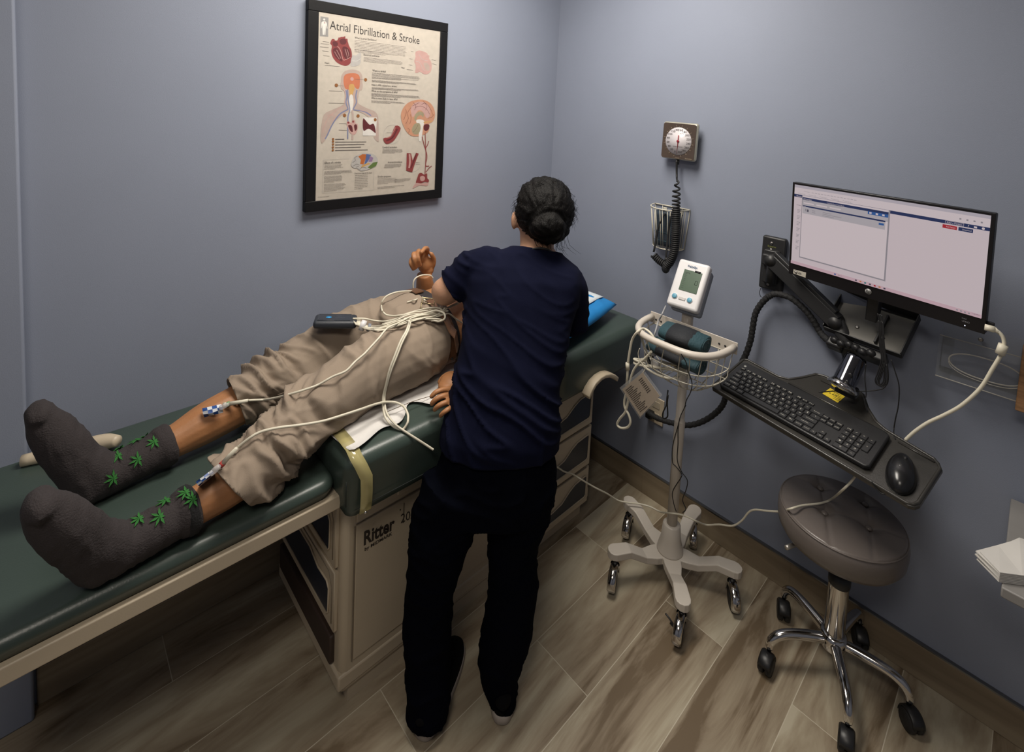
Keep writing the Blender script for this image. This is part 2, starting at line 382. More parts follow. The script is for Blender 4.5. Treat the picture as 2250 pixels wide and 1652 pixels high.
# clear strap over the seat pad
b = MB(); W_ = .016
pth = [(.30,.8275),(.50,.8275),(.600,.8272),(.640,.8250),(.662,.812),(.6745,.795),(.678,.76),(.677,.72),(.676,.69),(.672,.665)]
secs = []
for i,(x,z) in enumerate(pth):
    a = pth[max(i-1,0)]; c = pth[min(i+1,len(pth)-1)]; t = Vector((c[0]-a[0],0,c[1]-a[1])).normalized(); n = Vector((-t.z,0,t.x)); 
    q = Vector((x,-1.397+.024*max(0,min(1,(.815-z)/.06)),z)); secs.append([q+n*.0016+Vector((0,-W_,0)), q+n*.0016+Vector((0,W_,0)), q+n*.0002+Vector((0,W_,0)), q+n*.0002+Vector((0,-W_,0))])
b.loft(secs)
stp = b.build('paper_strap', mat('yellowed_clear_vinyl',(.50,.44,.20),.16,spec=.7,alpha=.72,coat=.4), T)
b = MB(); b.ball((.674,-1.373,.664),.004); b.build('snap', M_chrome, T)
b = MB(); b.lathe([(.052,0),(.052,.46)], (.10,-.085,.62), (1,0,0), 20); b.build('paper_roll', mat('roll_paper',(.75,.75,.74),.8), T)
# exam paper
M_paper = mat('crinkled_paper',(.66,.64,.62),.8,bump=.5,bscale=55,var=.04)
b = MB()
edge = [(0.546,-1.42,0.824),(0.604,-1.41,0.824),(0.654,-1.411,0.824),(0.65,-1.381,0.824),(0.639,-1.348,0.824),(0.616,-1.31,0.824),(0.618,-1.287,0.824),(0.628,-1.268,0.824),(0.623,-1.24,0.824),(0.593,-1.212,0.824),(0.565,-1.195,0.824),(0.562,-1.174,0.824),(0.58,-1.155,0.824),(0.611,-1.144,0.824),(0.615,-1.126,0.824)]
nrow = []
for p in edge:
    row = []
    for k in range(9):
        t = k/8; x = p[0]*(1-t)+.06*t
        z = .8245 + .004*abs(noise.noise(Vector((x*14,p[1]*14,1)))) * (1 if k < 8 else 0)
        if k == 0: z = .825 + .006*max(0,noise.noise(Vector((p[0]*30,p[1]*30,5))))
        row.append((x,p[1],z))
    nrow.append(row)
# the folded wave nearest the hand stands up a little
row2 = [(.05,y,.8245) for y in (-1.05,-.9,-.75)]
for y in (-1.0,-.85,-.70): nrow.append([(.56*(1-k/8)+.06*k/8, y, .8245) for k in range(9)])
vs = [v for r in nrow for v in r]; fs = []
for i in range(len(nrow)-1):
    for k in range(8): fs.append((i*9+k,(i+1)*9+k,(i+1)*9+k+1,i*9+k+1))
b.add(vs, fs, 0, True)
tag(b.build('exam_paper', M_paper, None, sub=1, solid=.0006), 'crinkled white exam paper lying under the patient on the green seat pad', 'paper')
# pillow
def pillow(name, c, size, R, mt, label, amp=.004, puff=1.0):
    b = MB(); nx,ny = 44,36; top = []; bot = []
    for j in range(ny+1):
        for i in range(nx+1):
            u = -1+2*i/nx; v = -1+2*j/ny
            th = (max(0,(1-abs(u)**2.6))*max(0,(1-abs(v)**2.6)))**.42*puff
            w = noise.noise(Vector((u*2.2,v*5,3)))*amp
            x = size[0]/2*u*(1-.05*(1-abs(v))**2*0-.03*v*v); y = size[1]/2*v*(1-.03*u*u)
            top.append(Vector((x,y,size[2]/2*th+w*th))); bot.append(Vector((x,y,-size[2]/2*th*.7)))
    Mx = Matrix.Translation(Vector(c)) @ R; n = (nx+1)*(ny+1)
    fs = []
    for j in range(ny):
        for i in range(nx):
            a = j*(nx+1)+i; fs.append((a,a+1,a+nx+2,a+nx+1)); fs.append((n+a,n+a+nx+1,n+a+nx+2,n+a+1))
    b.add([Mx @ v for v in top+bot], fs, 0, True); bmesh.ops.remove_doubles(b.bm, verts=b.bm.verts[:], dist=.0008)
    return b
Rp = Matrix.Rotation(math.radians(11),4,'Z')
b = pillow('p', (.352,-.440,.874), (.54,.47,.105), Rp, None, '', .012)
o = tag(b.build('pillow', mat('blue_pillow_cloth',(.012,.20,.52),.55,bump=.5,bscale=22,var=.08,vscale=6), None), 'bright blue pillow at the head end of the exam table', 'pillow')
b = MB(); b.tube([Vector((.352,-.440,.873))+(Rp @ Vector((.258*math.copysign(abs(math.cos(a))**.42,math.cos(a)),.224*math.copysign(abs(math.sin(a))**.42,math.sin(a)),0))) for a in [2*math.pi*k/60 for k in range(60)]], .003, 6, closed=True)
b.build('piping', MATS['blue_pillow_cloth'], o)
b = MB(); secs = []
for j in range(13):
    v = -.96+1.92*j/12; r_ = []
    for i in range(13):
        u = -.96+(1.76)*i/12; th = (max(0,(1-abs(u)**2.6))*max(0,(1-abs(v)**2.6)))**.42
        q = Vector((.352,-.440,.874))+(Rp @ Vector((.27*u*(1-.03*v*v),.235*v*(1-.03*u*u),.0525*th+.005+.002*noise.noise(Vector((u*4,v*4,2)))))); r_.append(tuple(q))
    secs.append(r_)
vs = [p for s_ in secs for p in s_]; b.add(vs, [(i*13+k,i*13+k+1,(i+1)*13+k+1,(i+1)*13+k) for i in range(12) for k in range(12)],0,True)
tag(b.build('pillow_sheet', mat('white_pillow_sheet',(.62,.68,.72),.75,bump=.3,bscale=60), None, sub=1, solid=.001), 'pale white disposable sheet draped over the blue pillow', 'sheet')
# ---------------------------------------------------------------- framed chart on the left wall
T = thing('framed_poster', 'black-framed medical heart chart on the left wall', 'poster', (0,-.99,1.3))
IN = [(-1.248,1.33),(-0.746,1.332)]   # inner corners (y,z)
yi0, yi1, zi0, zi1 = IN[0][0], IN[1][0], (IN[0][1]+IN[1][1])/2, (IN[0][1]+IN[1][1])/2+.655
fw = .037
b = MB()
for c,d in (((.012,(yi0+yi1)/2,zi0-fw/2),(.024,yi1-yi0+2*fw,fw)),((.012,(yi0+yi1)/2,zi1+fw/2),(.024,yi1-yi0+2*fw,fw)),((.012,yi0-fw/2,(zi0+zi1)/2),(.024,fw,zi1-zi0)),((.012,yi1+fw/2,(zi0+zi1)/2),(.024,fw,zi1-zi0))): b.box(c,d,bev=.002)
b.build('frame', mat('black_frame',(.006,.006,.007),.5,bump=.05,bscale=80,spec=.2), T)
b = MB(); pm = []
def pc(name, c): 
    m = mat('print_'+name, rgb(*[v*(.86 if name != 'paper' else 1) for v in c]), .6, var=.05, vscale=60); pm.append(m); return len(pm)-1
c_pap = pc('paper',(180,172,161)); c_txt = pc('ink',(42,36,36)); c_gry = pc('fine_text',(108,101,97)); c_red = pc('red',(142,58,58)); c_drd = pc('dark_red',(95,28,35)); c_pnk = pc('pink',(205,165,158)); c_skn = pc('skin_tone',(192,172,162)); c_org = pc('orange',(205,122,88)); c_yel = pc('yellow',(208,165,100)); c_blu = pc('vessel_blue',(128,134,168)); c_icn = pc('icon_grey',(150,148,146)); c_wht = pc('white',(232,228,222)); c_brn = pc('brain_tan',(205,150,120)); c_num = pc('badge_brown',(150,95,45)); c_grn = pc('lobe_green',(95,120,60)); c_ora = pc('lobe_orange',(190,105,50)); c_lbl = pc('lobe_blue',(85,105,160)); c_pur = pc('lobe_purple',(150,120,160)); c_lgr = pc('light_grey',(190,186,182)); c_olv = pc('brain_olive',(165,155,125))
b.box((.019,(yi0+yi1)/2,(zi0+zi1)/2),(.004,yi1-yi0+.004,zi1-zi0+.004),mat=c_pap)
LAY = [0]
def PP(p): return (.0213+.000009*LAY[0], p[0], p[1])
def poly(pts, m, sm=3):
    LAY[0] += 1
    q = [Vector((p[0],p[1],0)) for p in pts]
    if sm: q = spline(q, sm, True)
    b.add([PP(p) for p in q], [tuple(range(len(q)))], m)
def stroke(pts, w, m, sm=4):
    LAY[0] += 1; q = spline([Vector((p[0],p[1],0)) for p in pts], sm) if sm and len(pts) > 2 else [Vector((p[0],p[1],0)) for p in pts]
    L = []; 
    for i,p in enumerate(q):
        t = (q[min(i+1,len(q)-1)]-q[max(i-1,0)]).normalized(); n = Vector((-t.y,t.x,0))*w/2; L.append((p+n,p-n))
    for i in range(len(L)-1): b.add([PP(L[i][0]),PP(L[i][1]),PP(L[i+1][1]),PP(L[i+1][0])],[(0,1,2,3)],m)
def disc(p, r, m, ry=None):
    LAY[0] += 1; b.add([PP((p[0]+r*math.cos(a),p[1]+(ry or r)*math.sin(a))) for a in [2*math.pi*k/18 for k in range(18)]],[tuple(range(18))],m)
def ptext(s, pts, h=None, m=None):
    LAY[0] += 1; b.text(s, PP(pts[0]), PP(pts[1]), (0,0,1), h=h, mat=c_txt if m is None else m)
def block(pts, n, m=None):
    """n lines of fine print between the upper left, upper right and lower left corners"""
    a,c,d = [Vector((p[0],p[1],0)) for p in pts]; LAY[0] += 1; rr = random.Random(int(a.x*9999))
    for i in range(n):
        o = a+(d-a)*(i/max(1,n-1)); L = (c-a).length*(1 if i < n-1 else .6)*(1-.06*rr.random()); x = 0; e = (c-a).normalized()
        while x < L-.004:
            w = min(.004+.010*rr.random(), L-x); p = o+e*x; q = p+e*w
            b.add([PP(p),PP(q),PP(q+Vector((0,.0010,0))),PP(p+Vector((0,.0010,0)))],[(0,1,2,3)],c_gry if m is None else m); x += w+.0012
poly([(-1.242,1.971),(-1.214,1.971),(-1.214,1.905),(-1.243,1.904)], c_icn, 0)
disc((-1.229,1.962), .0036, c_wht)
poly([(-1.233,1.956),(-1.224,1.956),(-1.22,1.952),(-1.217,1.934),(-1.219,1.932),(-1.222,1.945),(-1.223,1.935),(-1.224,1.911),(-1.227,1.91),(-1.228,1.928),(-1.229,1.91),(-1.233,1.91),(-1.235,1.934),(-1.236,1.944),(-1.238,1.931),(-1.24,1.931),(-1.238,1.951)], c_wht, 0)
disc((-1.227,1.951), .0018, c_red)
ptext('Atrial Fibrillation & Stroke', [(-1.209,1.933),(-0.844,1.923)], .042)
ptext('What is atrial fibrillation?', [(-1.116,1.911),(-1.03,1.912)], .0105); block([(-1.116,1.905),(-0.894,1.904),(-1.116,1.873)], 7); block([(-1.116,1.871),(-0.896,1.873),(-1.116,1.863)], 3)
ptext('Electrical pathways', [(-1.08,1.854),(-1.016,1.855)], .0105); block([(-1.079,1.848),(-0.913,1.846),(-1.08,1.833)], 5)
# upper left heart
poly([(-1.204,1.891),(-1.2,1.899),(-1.192,1.9),(-1.189,1.896),(-1.181,1.897),(-1.176,1.908),(-1.172,1.907),(-1.169,1.91),(-1.159,1.912),(-1.152,1.915),(-1.151,1.907),(-1.144,1.907),(-1.142,1.898),(-1.137,1.884),(-1.128,1.868),(-1.125,1.846),(-1.129,1.824),(-1.143,1.812),(-1.161,1.812),(-1.182,1.821),(-1.197,1.839),(-1.202,1.858),(-1.2,1.875),(-1.206,1.883)], c_red)
poly([(-1.196,1.863),(-1.183,1.872),(-1.171,1.861),(-1.163,1.838),(-1.161,1.825),(-1.174,1.829),(-1.191,1.844)], c_drd); poly([(-1.16,1.877),(-1.143,1.876),(-1.132,1.858),(-1.134,1.841),(-1.145,1.834),(-1.155,1.843),(-1.161,1.861)], c_drd)
for A in ([(-1.19,1.857),(-1.182,1.845),(-1.172,1.832)], [(-1.183,1.864),(-1.175,1.851),(-1.166,1.835)], [(-1.152,1.87),(-1.147,1.856),(-1.142,1.84)], [(-1.145,1.87),(-1.139,1.857),(-1.137,1.845)]): stroke(A, .0014, c_pnk)
stroke([(-1.19,1.88),(-1.175,1.873),(-1.166,1.857),(-1.158,1.832),(-1.147,1.834),(-1.131,1.843)], .0016, c_pnk); poly([(-1.198,1.889),(-1.187,1.893),(-1.178,1.887),(-1.182,1.876),(-1.194,1.876)], c_drd); poly([(-1.172,1.899),(-1.156,1.906),(-1.147,1.898),(-1.153,1.886),(-1.168,1.886)], c_drd)
poly([(-1.124,1.849),(-1.11,1.852),(-1.094,1.864),(-1.09,1.857),(-1.092,1.825),(-1.104,1.815),(-1.122,1.811),(-1.13,1.816)], c_lgr); stroke([(-1.124,1.832),(-1.107,1.832),(-1.092,1.842)], .001, c_wht)
for i,A in enumerate(([(-1.233,1.887),(-1.21,1.887)],[(-1.239,1.879),(-1.21,1.88)],[(-1.242,1.868),(-1.211,1.868)],[(-1.234,1.855),(-1.211,1.855)],[(-1.23,1.839),(-1.208,1.839)])): stroke(A, .0011, c_gry, 0)
ptext('Heart', [(-1.224,1.812),(-1.208,1.812)], .009); stroke([(-1.224,1.806),(-1.17,1.807)], .001, c_gry, 0)
# faint heart on the right
poly([(-0.861,1.889),(-0.848,1.897),(-0.834,1.898),(-0.807,1.892),(-0.803,1.884),(-0.795,1.883),(-0.795,1.871),(-0.784,1.855),(-0.782,1.831),(-0.792,1.813),(-0.815,1.806),(-0.837,1.815),(-0.846,1.81),(-0.859,1.81),(-0.857,1.835),(-0.865,1.853),(-0.86,1.87)], c_pnk)
poly([(-0.821,1.85),(-0.806,1.853),(-0.793,1.841),(-0.793,1.824),(-0.805,1.822),(-0.815,1.833)], c_skn); stroke([(-0.858,1.854),(-0.838,1.85),(-0.824,1.827),(-0.811,1.82)], .0016, c_lgr); stroke([(-0.843,1.883),(-0.829,1.865),(-0.803,1.862)], .0014, c_lgr)
for A in ([(-0.881,1.891),(-0.869,1.89)],[(-0.887,1.862),(-0.874,1.861)],[(-0.888,1.838),(-0.873,1.837)],[(-0.898,1.819),(-0.869,1.818)],[(-0.782,1.868),(-0.763,1.866)],[(-0.779,1.852),(-0.758,1.849)]): stroke(A,.001,c_gry,0)
ptext('Heart', [(-0.922,1.822),(-0.907,1.821)], .008)
# body silhouette with vessels
poly([(-1.164,1.755),(-1.162,1.777),(-1.149,1.793),(-1.125,1.8),(-1.098,1.797),(-1.084,1.781),(-1.082,1.755),(-1.08,1.744),(-1.084,1.728),(-1.092,1.725),(-1.096,1.704),(-1.098,1.684),(-1.089,1.674),(-1.056,1.66),(-1.028,1.65),(-1.014,1.625),(-1.01,1.552),(-1.011,1.536),(-1.03,1.552),(-1.038,1.604),(-1.055,1.629),(-1.089,1.647),(-1.121,1.652),(-1.152,1.638),(-1.192,1.602),(-1.216,1.549),(-1.229,1.534),(-1.234,1.554),(-1.231,1.602),(-1.223,1.636),(-1.198,1.651),(-1.163,1.667),(-1.149,1.68),(-1.147,1.697),(-1.152,1.721),(-1.161,1.726),(-1.166,1.741)], c_skn)
poly([(-1.155,1.756),(-1.153,1.774),(-1.14,1.784),(-1.108,1.787),(-1.094,1.777),(-1.092,1.755),(-1.095,1.734),(-1.107,1.733),(-1.121,1.748),(-1.128,1.728),(-1.146,1.729),(-1.152,1.739)], c_org)
disc((-1.123,1.766), .0066, c_pnk)
poly([(-1.132,1.745),(-1.117,1.748),(-1.112,1.733),(-1.118,1.713),(-1.124,1.673),(-1.131,1.708),(-1.134,1.732)], c_yel); poly([(-1.129,1.708),(-1.12,1.708),(-1.115,1.683),(-1.121,1.651),(-1.131,1.65),(-1.134,1.683)], c_wht)
for A in ([(-1.145,1.724),(-1.141,1.702),(-1.144,1.68),(-1.136,1.658),(-1.141,1.653),(-1.167,1.637),(-1.192,1.602),(-1.21,1.563),(-1.218,1.549)],[(-1.103,1.727),(-1.107,1.704),(-1.104,1.681),(-1.115,1.658),(-1.105,1.654),(-1.072,1.65),(-1.044,1.635)],[(-1.139,1.727),(-1.136,1.693),(-1.129,1.653),(-1.135,1.628),(-1.134,1.548)]): stroke(A, .0044, c_blu)
for A in ([(-1.15,1.726),(-1.147,1.702),(-1.15,1.677)],[(-1.111,1.729),(-1.114,1.703),(-1.11,1.674)],[(-1.15,1.667),(-1.178,1.652),(-1.212,1.617),(-1.227,1.573)],[(-1.089,1.654),(-1.056,1.647),(-1.027,1.62),(-1.018,1.557)]): stroke(A, .0018, c_pnk)
stroke([(-1.121,1.653),(-1.116,1.628),(-1.116,1.545)], .0075, c_skn); stroke([(-1.212,1.629),(-1.2,1.636),(-1.183,1.627),(-1.192,1.612)], .002, c_pnk)
poly([(-1.14,1.603),(-1.136,1.613),(-1.122,1.608),(-1.109,1.619),(-1.105,1.606),(-1.097,1.603),(-1.096,1.586),(-1.103,1.568),(-1.113,1.563),(-1.127,1.572),(-1.134,1.588)], c_pnk); poly([(-1.134,1.598),(-1.12,1.597),(-1.115,1.575),(-1.125,1.578)], c_drd); poly([(-1.111,1.599),(-1.101,1.601),(-1.099,1.586),(-1.107,1.578)], c_drd)
disc((-1.133,1.608), .004, c_red); disc((-1.115,1.612), .0042, c_red)
poly([(-1.077,1.628),(-1.02,1.629),(-1.023,1.56),(-1.076,1.56)], c_wht, 0); poly([(-1.076,1.624),(-1.063,1.614),(-1.049,1.601),(-1.032,1.604),(-1.023,1.57),(-1.037,1.578),(-1.054,1.586),(-1.07,1.578),(-1.076,1.588)], c_drd)
for A in ((-1.181,1.74),(-1.07,1.767),(-1.148,1.634),(-1.096,1.633),(-1.027,1.62)): disc(A, .0062, c_num)
stroke([(-1.175,1.739),(-1.154,1.739)],.0008,c_gry,0); stroke([(-1.113,1.766),(-1.077,1.767)],.0008,c_gry,0); stroke([(-1.207,1.719),(-1.158,1.72)],.001,c_gry,0); stroke([(-1.208,1.676),(-1.15,1.677)],.001,c_gry,0); stroke([(-1.168,1.605),(-1.141,1.604)],.001,c_gry,0); stroke([(-1.169,1.581),(-1.138,1.58)],.001,c_gry,0)
for i,(A,B_) in enumerate((((-1.189,1.549),[(-1.181,1.548),(-1.147,1.548)]),((-1.189,1.54),[(-1.181,1.538),(-1.061,1.537)]),((-1.189,1.53),[(-1.181,1.528),(-1.068,1.528)]),((-1.189,1.519),[(-1.181,1.518),(-1.082,1.518)]),((-1.189,1.509),[(-1.181,1.508),(-1.054,1.507)]))):
    disc(A, .0042, c_num); stroke(B_, .0024, c_gry, 0)
# middle text column
ptext('What is a stroke?', [(-1.044,1.8),(-0.988,1.8)], .0105); block([(-1.045,1.794),(-0.834,1.793),(-1.046,1.782)], 4); block([(-1.045,1.777),(-0.835,1.78),(-1.045,1.774)], 2)
ptext('How is AFib related to a stroke?', [(-1.045,1.767),(-0.991,1.768)] if 0 else [(-1.045,1.747),(-0.938,1.747)], .0105); block([(-1.045,1.767),(-0.848,1.765),(-1.045,1.761)], 3); block([(-1.044,1.74),(-0.834,1.741),(-1.044,1.734)], 3)
ptext('What are the symptoms of AFib?', [(-1.045,1.724),(-0.935,1.724)], .0105); block([(-1.045,1.718),(-0.832,1.716),(-1.045,1.708)], 4)
ptext('Who is most likely to have AFib?', [(-1.045,1.698),(-0.934,1.697)], .0105); block([(-1.045,1.691),(-0.902,1.689),(-1.044,1.684)], 3)
# big brain
poly([(-0.915,1.621),(-0.917,1.646),(-0.907,1.67),(-0.886,1.69),(-0.855,1.701),(-0.819,1.704),(-0.786,1.694),(-0.765,1.672),(-0.757,1.644),(-0.766,1.618),(-0.786,1.606),(-0.783,1.587),(-0.794,1.57),(-0.823,1.558),(-0.852,1.556),(-0.875,1.562),(-0.895,1.581),(-0.907,1.602)], c_brn)
poly([(-0.874,1.666),(-0.854,1.691),(-0.816,1.695),(-0.789,1.679),(-0.781,1.646),(-0.797,1.629),(-0.818,1.656),(-0.837,1.661),(-0.853,1.644),(-0.865,1.633)], c_pnk)
for A in ([(-0.905,1.621),(-0.894,1.649),(-0.898,1.665)],[(-0.895,1.605),(-0.884,1.627),(-0.888,1.649),(-0.873,1.671)],[(-0.877,1.605),(-0.871,1.627),(-0.875,1.644)],[(-0.867,1.677),(-0.854,1.683),(-0.835,1.692)],[(-0.854,1.672),(-0.828,1.678),(-0.801,1.668),(-0.784,1.646)],[(-0.825,1.684),(-0.806,1.69),(-0.781,1.668),(-0.767,1.641)],[(-0.864,1.691),(-0.851,1.677),(-0.857,1.661)],[(-0.816,1.698),(-0.799,1.679),(-0.805,1.662)],[(-0.793,1.629),(-0.773,1.635),(-0.764,1.646)],[(-0.885,1.589),(-0.876,1.581),(-0.882,1.57)]): stroke(A, .0013, c_drd)
poly([(-0.857,1.628),(-0.85,1.647),(-0.831,1.657),(-0.813,1.65),(-0.815,1.634),(-0.827,1.642),(-0.843,1.633),(-0.848,1.617)], c_olv); poly([(-0.848,1.617),(-0.833,1.625),(-0.809,1.618),(-0.813,1.595),(-0.82,1.544),(-0.829,1.535),(-0.833,1.556),(-0.832,1.589)], c_wht); poly([(-0.866,1.586),(-0.854,1.606),(-0.832,1.609),(-0.825,1.589),(-0.834,1.567),(-0.85,1.564),(-0.863,1.571)], c_olv); stroke([(-0.86,1.573),(-0.847,1.586),(-0.838,1.603)],.001,c_drd); stroke([(-0.812,1.612),(-0.786,1.616),(-0.771,1.618)], .004, c_yel); poly([(-0.809,1.603),(-0.785,1.604),(-0.785,1.587),(-0.798,1.578),(-0.81,1.584)], c_drd)
for A in ([(-0.803,1.572),(-0.799,1.522),(-0.795,1.476),(-0.797,1.396)],[(-0.817,1.556),(-0.808,1.527),(-0.79,1.476),(-0.795,1.436),(-0.778,1.433)],[(-0.796,1.51),(-0.789,1.521),(-0.784,1.536)],[(-0.792,1.408),(-0.778,1.424),(-0.765,1.432)]): stroke(A, .0036, c_red)
poly([(-0.827,1.403),(-0.814,1.406),(-0.8,1.398),(-0.787,1.403),(-0.784,1.381),(-0.776,1.375),(-0.779,1.364),(-0.796,1.368),(-0.816,1.363),(-0.839,1.366),(-0.833,1.387)], c_red); poly([(-0.82,1.389),(-0.807,1.394),(-0.796,1.385),(-0.801,1.373),(-0.816,1.374)], c_pnk); poly([(-0.839,1.366),(-0.816,1.363),(-0.779,1.364),(-0.785,1.35),(-0.822,1.355),(-0.854,1.344)], c_pnk)
# vessel cut-outs
stroke([(-0.952,1.565), (-0.952,1.565)], .001, c_gry, 0)
def circ(cpt, r):
    stroke([(cpt[0]+r*math.cos(a),cpt[1]+r*math.sin(a)) for a in [2*math.pi*k/30 for k in range(31)]], .0007, c_lgr, 0)
circ((-0.953,1.565), .037); circ((-0.855,1.451), .038)
poly([(-0.991,1.549),(-0.961,1.559),(-0.941,1.598),(-0.917,1.589),(-0.931,1.559),(-0.951,1.536),(-0.978,1.528)], c_red); stroke([(-0.978,1.54),(-0.952,1.552),(-0.932,1.586)], .006, c_drd); stroke([(-0.981,1.552),(-0.96,1.558),(-0.941,1.591)], .002, c_pnk)
poly([(-0.886,1.49),(-0.866,1.488),(-0.858,1.459),(-0.843,1.49),(-0.83,1.486),(-0.845,1.45),(-0.858,1.411),(-0.886,1.419)], c_red, 0); stroke([(-0.873,1.485),(-0.87,1.451),(-0.875,1.422)], .007, c_pnk); stroke([(-0.843,1.483),(-0.852,1.458),(-0.865,1.428)], .005, c_drd); poly([(-0.884,1.432),(-0.856,1.425),(-0.859,1.411),(-0.885,1.419)], c_red, 0)
stroke([(-0.978,1.572),(-0.952,1.571)],.0009,c_gry,0); stroke([(-0.843,1.444),(-0.822,1.442)],.0009,c_gry,0); stroke([(-0.843,1.451),(-0.824,1.449)],.0009,c_gry,0)
ptext('Cerebral embolism', [(-0.994,1.512),(-0.931,1.511)], .0105); block([(-0.993,1.507),(-0.903,1.504),(-0.994,1.493)], 5)
ptext('Arterial thrombosis', [(-0.969,1.453),(-0.905,1.452)], .0105); block([(-0.981,1.448),(-0.906,1.446),(-0.985,1.435)], 5)
# small coloured brain
poly([(-1.117,1.464),(-1.109,1.481),(-1.09,1.491),(-1.063,1.495),(-1.034,1.491),(-1.017,1.478),(-1.011,1.462),(-1.019,1.444),(-1.041,1.435),(-1.066,1.429),(-1.086,1.43),(-1.091,1.437),(-1.11,1.442),(-1.118,1.451)], c_lgr)
poly([(-1.092,1.483),(-1.076,1.491),(-1.06,1.49),(-1.062,1.475),(-1.07,1.452),(-1.084,1.455),(-1.081,1.47)], c_ora, 0); poly([(-1.06,1.491),(-1.04,1.488),(-1.051,1.466),(-1.059,1.456),(-1.067,1.452),(-1.062,1.475)], c_lbl, 0); poly([(-1.045,1.484),(-1.031,1.476),(-1.036,1.461),(-1.05,1.461)], c_pur, 0); poly([(-1.031,1.458),(-1.012,1.46),(-1.019,1.444),(-1.041,1.435),(-1.053,1.44)], c_grn, 0); poly([(-1.077,1.449),(-1.05,1.458),(-1.042,1.453),(-1.064,1.446),(-1.08,1.44)], c_yel, 0)
for A in ([(-1.114,1.461),(-1.103,1.469),(-1.106,1.479),(-1.095,1.484)],[(-1.111,1.448),(-1.097,1.455),(-1.086,1.45)],[(-1.086,1.433),(-1.075,1.442),(-1.058,1.438)],[(-1.1,1.443),(-1.089,1.447)]): stroke(A,.0012,c_txt)
# lower text
for A in ([(-1.222,1.476),(-1.127,1.477)],[(-1.222,1.476),(-1.224,1.358)],[(-1.224,1.358),(-1.026,1.353)],[(-1.027,1.429),(-1.026,1.353)]): stroke(A,.0007,c_lgr,0)
ptext('Effects of a stroke', [(-1.218,1.461),(-1.159,1.461)], .0115); block([(-1.218,1.456),(-1.149,1.455),(-1.219,1.442)], 4); block([(-1.218,1.433),(-1.11,1.433),(-1.219,1.423)], 4); block([(-1.219,1.416),(-1.149,1.415),(-1.219,1.395)], 6); block([(-1.219,1.387),(-1.138,1.386),(-1.219,1.363)], 6)
ptext('Functional areas of the brain', [(-1.104,1.418),(-1.035,1.417)], .0085); block([(-1.103,1.412),(-1.049,1.411),(-1.104,1.362)], 9, c_txt)
ptext('Stroke symptoms', [(-1.01,1.4),(-0.953,1.398)], .0105); block([(-1.01,1.394),(-0.926,1.392),(-1.011,1.375)], 5); block([(-0.936,1.386),(-0.863,1.387),(-0.937,1.375)], 4); block([(-1.01,1.361),(-0.887,1.36),(-1.01,1.356)], 2, c_txt); block([(-1.24,1.344),(-1.169,1.343),(-1.24,1.341)], 1)
b.build('chart_print', pm, T, norm=False)
b = MB(); b.box((.0262,(yi0+yi1)/2,(zi0+zi1)/2),(.0012,yi1-yi0+.002,zi1-zi0+.002))
b.build('glazing', mat('clear_glazing',(1,1,1),.04,trans=1,var=0,alpha=.12), T)
# ---------------------------------------------------------------- wall gauge, hose, basket
GC = (0.731,-0.05,1.586)
T = thing('wall_blood_pressure_gauge', 'square brown wall gauge with a round white dial and red needle', 'blood pressure gauge', (GC[0],0,GC[2]))
hw = .0765; b = MB(); rot = Matrix.Rotation(math.radians(1.0),3,'Y')
b.box((GC[0],-.0385,GC[2]),(2*hw,.023,2*hw*1.0),bev=.010,seg=3,R=rot); b.box((GC[0],-.012,GC[2]),(.09,.024,.09)); b.build('case', mat('gauge_rim_metal',(.50,.48,.40),.28,metal=.5), T)
def rrect(h, r, n=6):
    return [(sx*(h-r)+r*math.cos(math.radians(a0+90*k/n)), sz*(h-r)+r*math.sin(math.radians(a0+90*k/n))) for sx,sz,a0 in ((1,1,0),(-1,1,90),(-1,-1,180),(1,-1,270)) for k in range(n+1)]
b = MB(); b.prism(rrect(hw-.0045,.009), .0495, .0512, F=lambda p: Vector((GC[0],0,GC[2]))+rot @ Vector((p.x,-p.z,p.y))); b.build('brown_face', mat('gauge_brown',(.060,.042,.032),.25,coat=.5), T)
b = MB(); b.lathe([(.0565,0),(.0565,.0012)], (GC[0],-.0516,GC[2]), (0,-1,0), 48); dial = b.build('dial', mat('dial_white',(.58,.55,.57),.3,coat=.3), T)
b = MB()
for k in range(0,301,20):
    a = math.radians(-90-14-(k/300)*332+0); 
    rr = .0455; p = Vector((GC[0]+rr*math.cos(a),-.0532,GC[2]+rr*math.sin(a))); s_ = str(k); w = .0062*len(s_)
    b.text(s_, p+Vector((-w/2,0,-.003)), p+Vector((w/2,0,-.003)), (0,0,1), h=.0112, bold=.01)
    q1 = Vector((GC[0]+.060*math.cos(a),-.0519,GC[2]+.060*math.sin(a))); q2 = Vector((GC[0]+.066*math.cos(a),-.0519,GC[2]+.066*math.sin(a)))
    b.tube([q1,q2],.0007,4,mat=1)
for k in range(0,301,10):
    a = math.radians(-90-14-(k/300)*332); q1 = Vector((GC[0]+.058*math.cos(a),-.0519,GC[2]+.058*math.sin(a))); q2 = Vector((GC[0]+.061*math.cos(a),-.0519,GC[2]+.061*math.sin(a))); b.tube([q1,q2],.0005,4,mat=1)
b.text('mmHg', (GC[0]+.006,-.0532,GC[2]+.030), (GC[0]+.022,-.0532,GC[2]+.030), (0,0,1), h=.006)
b.text('Sphygmomanometer', (GC[0]-.021,-.0532,GC[2]-.024), (GC[0]+.021,-.0532,GC[2]-.024), (0,0,1), h=.006)
b.text('WelchAllyn', (GC[0]+.034,-.0519,GC[2]-.070), (GC[0]+.064,-.0519,GC[2]-.070), (0,0,1), h=.007, mat=1)
b.text('Tycos', (GC[0]-.010,-.0519,GC[2]-.070), (GC[0]+.008,-.0519,GC[2]-.070), (0,0,1), h=.006, mat=1)
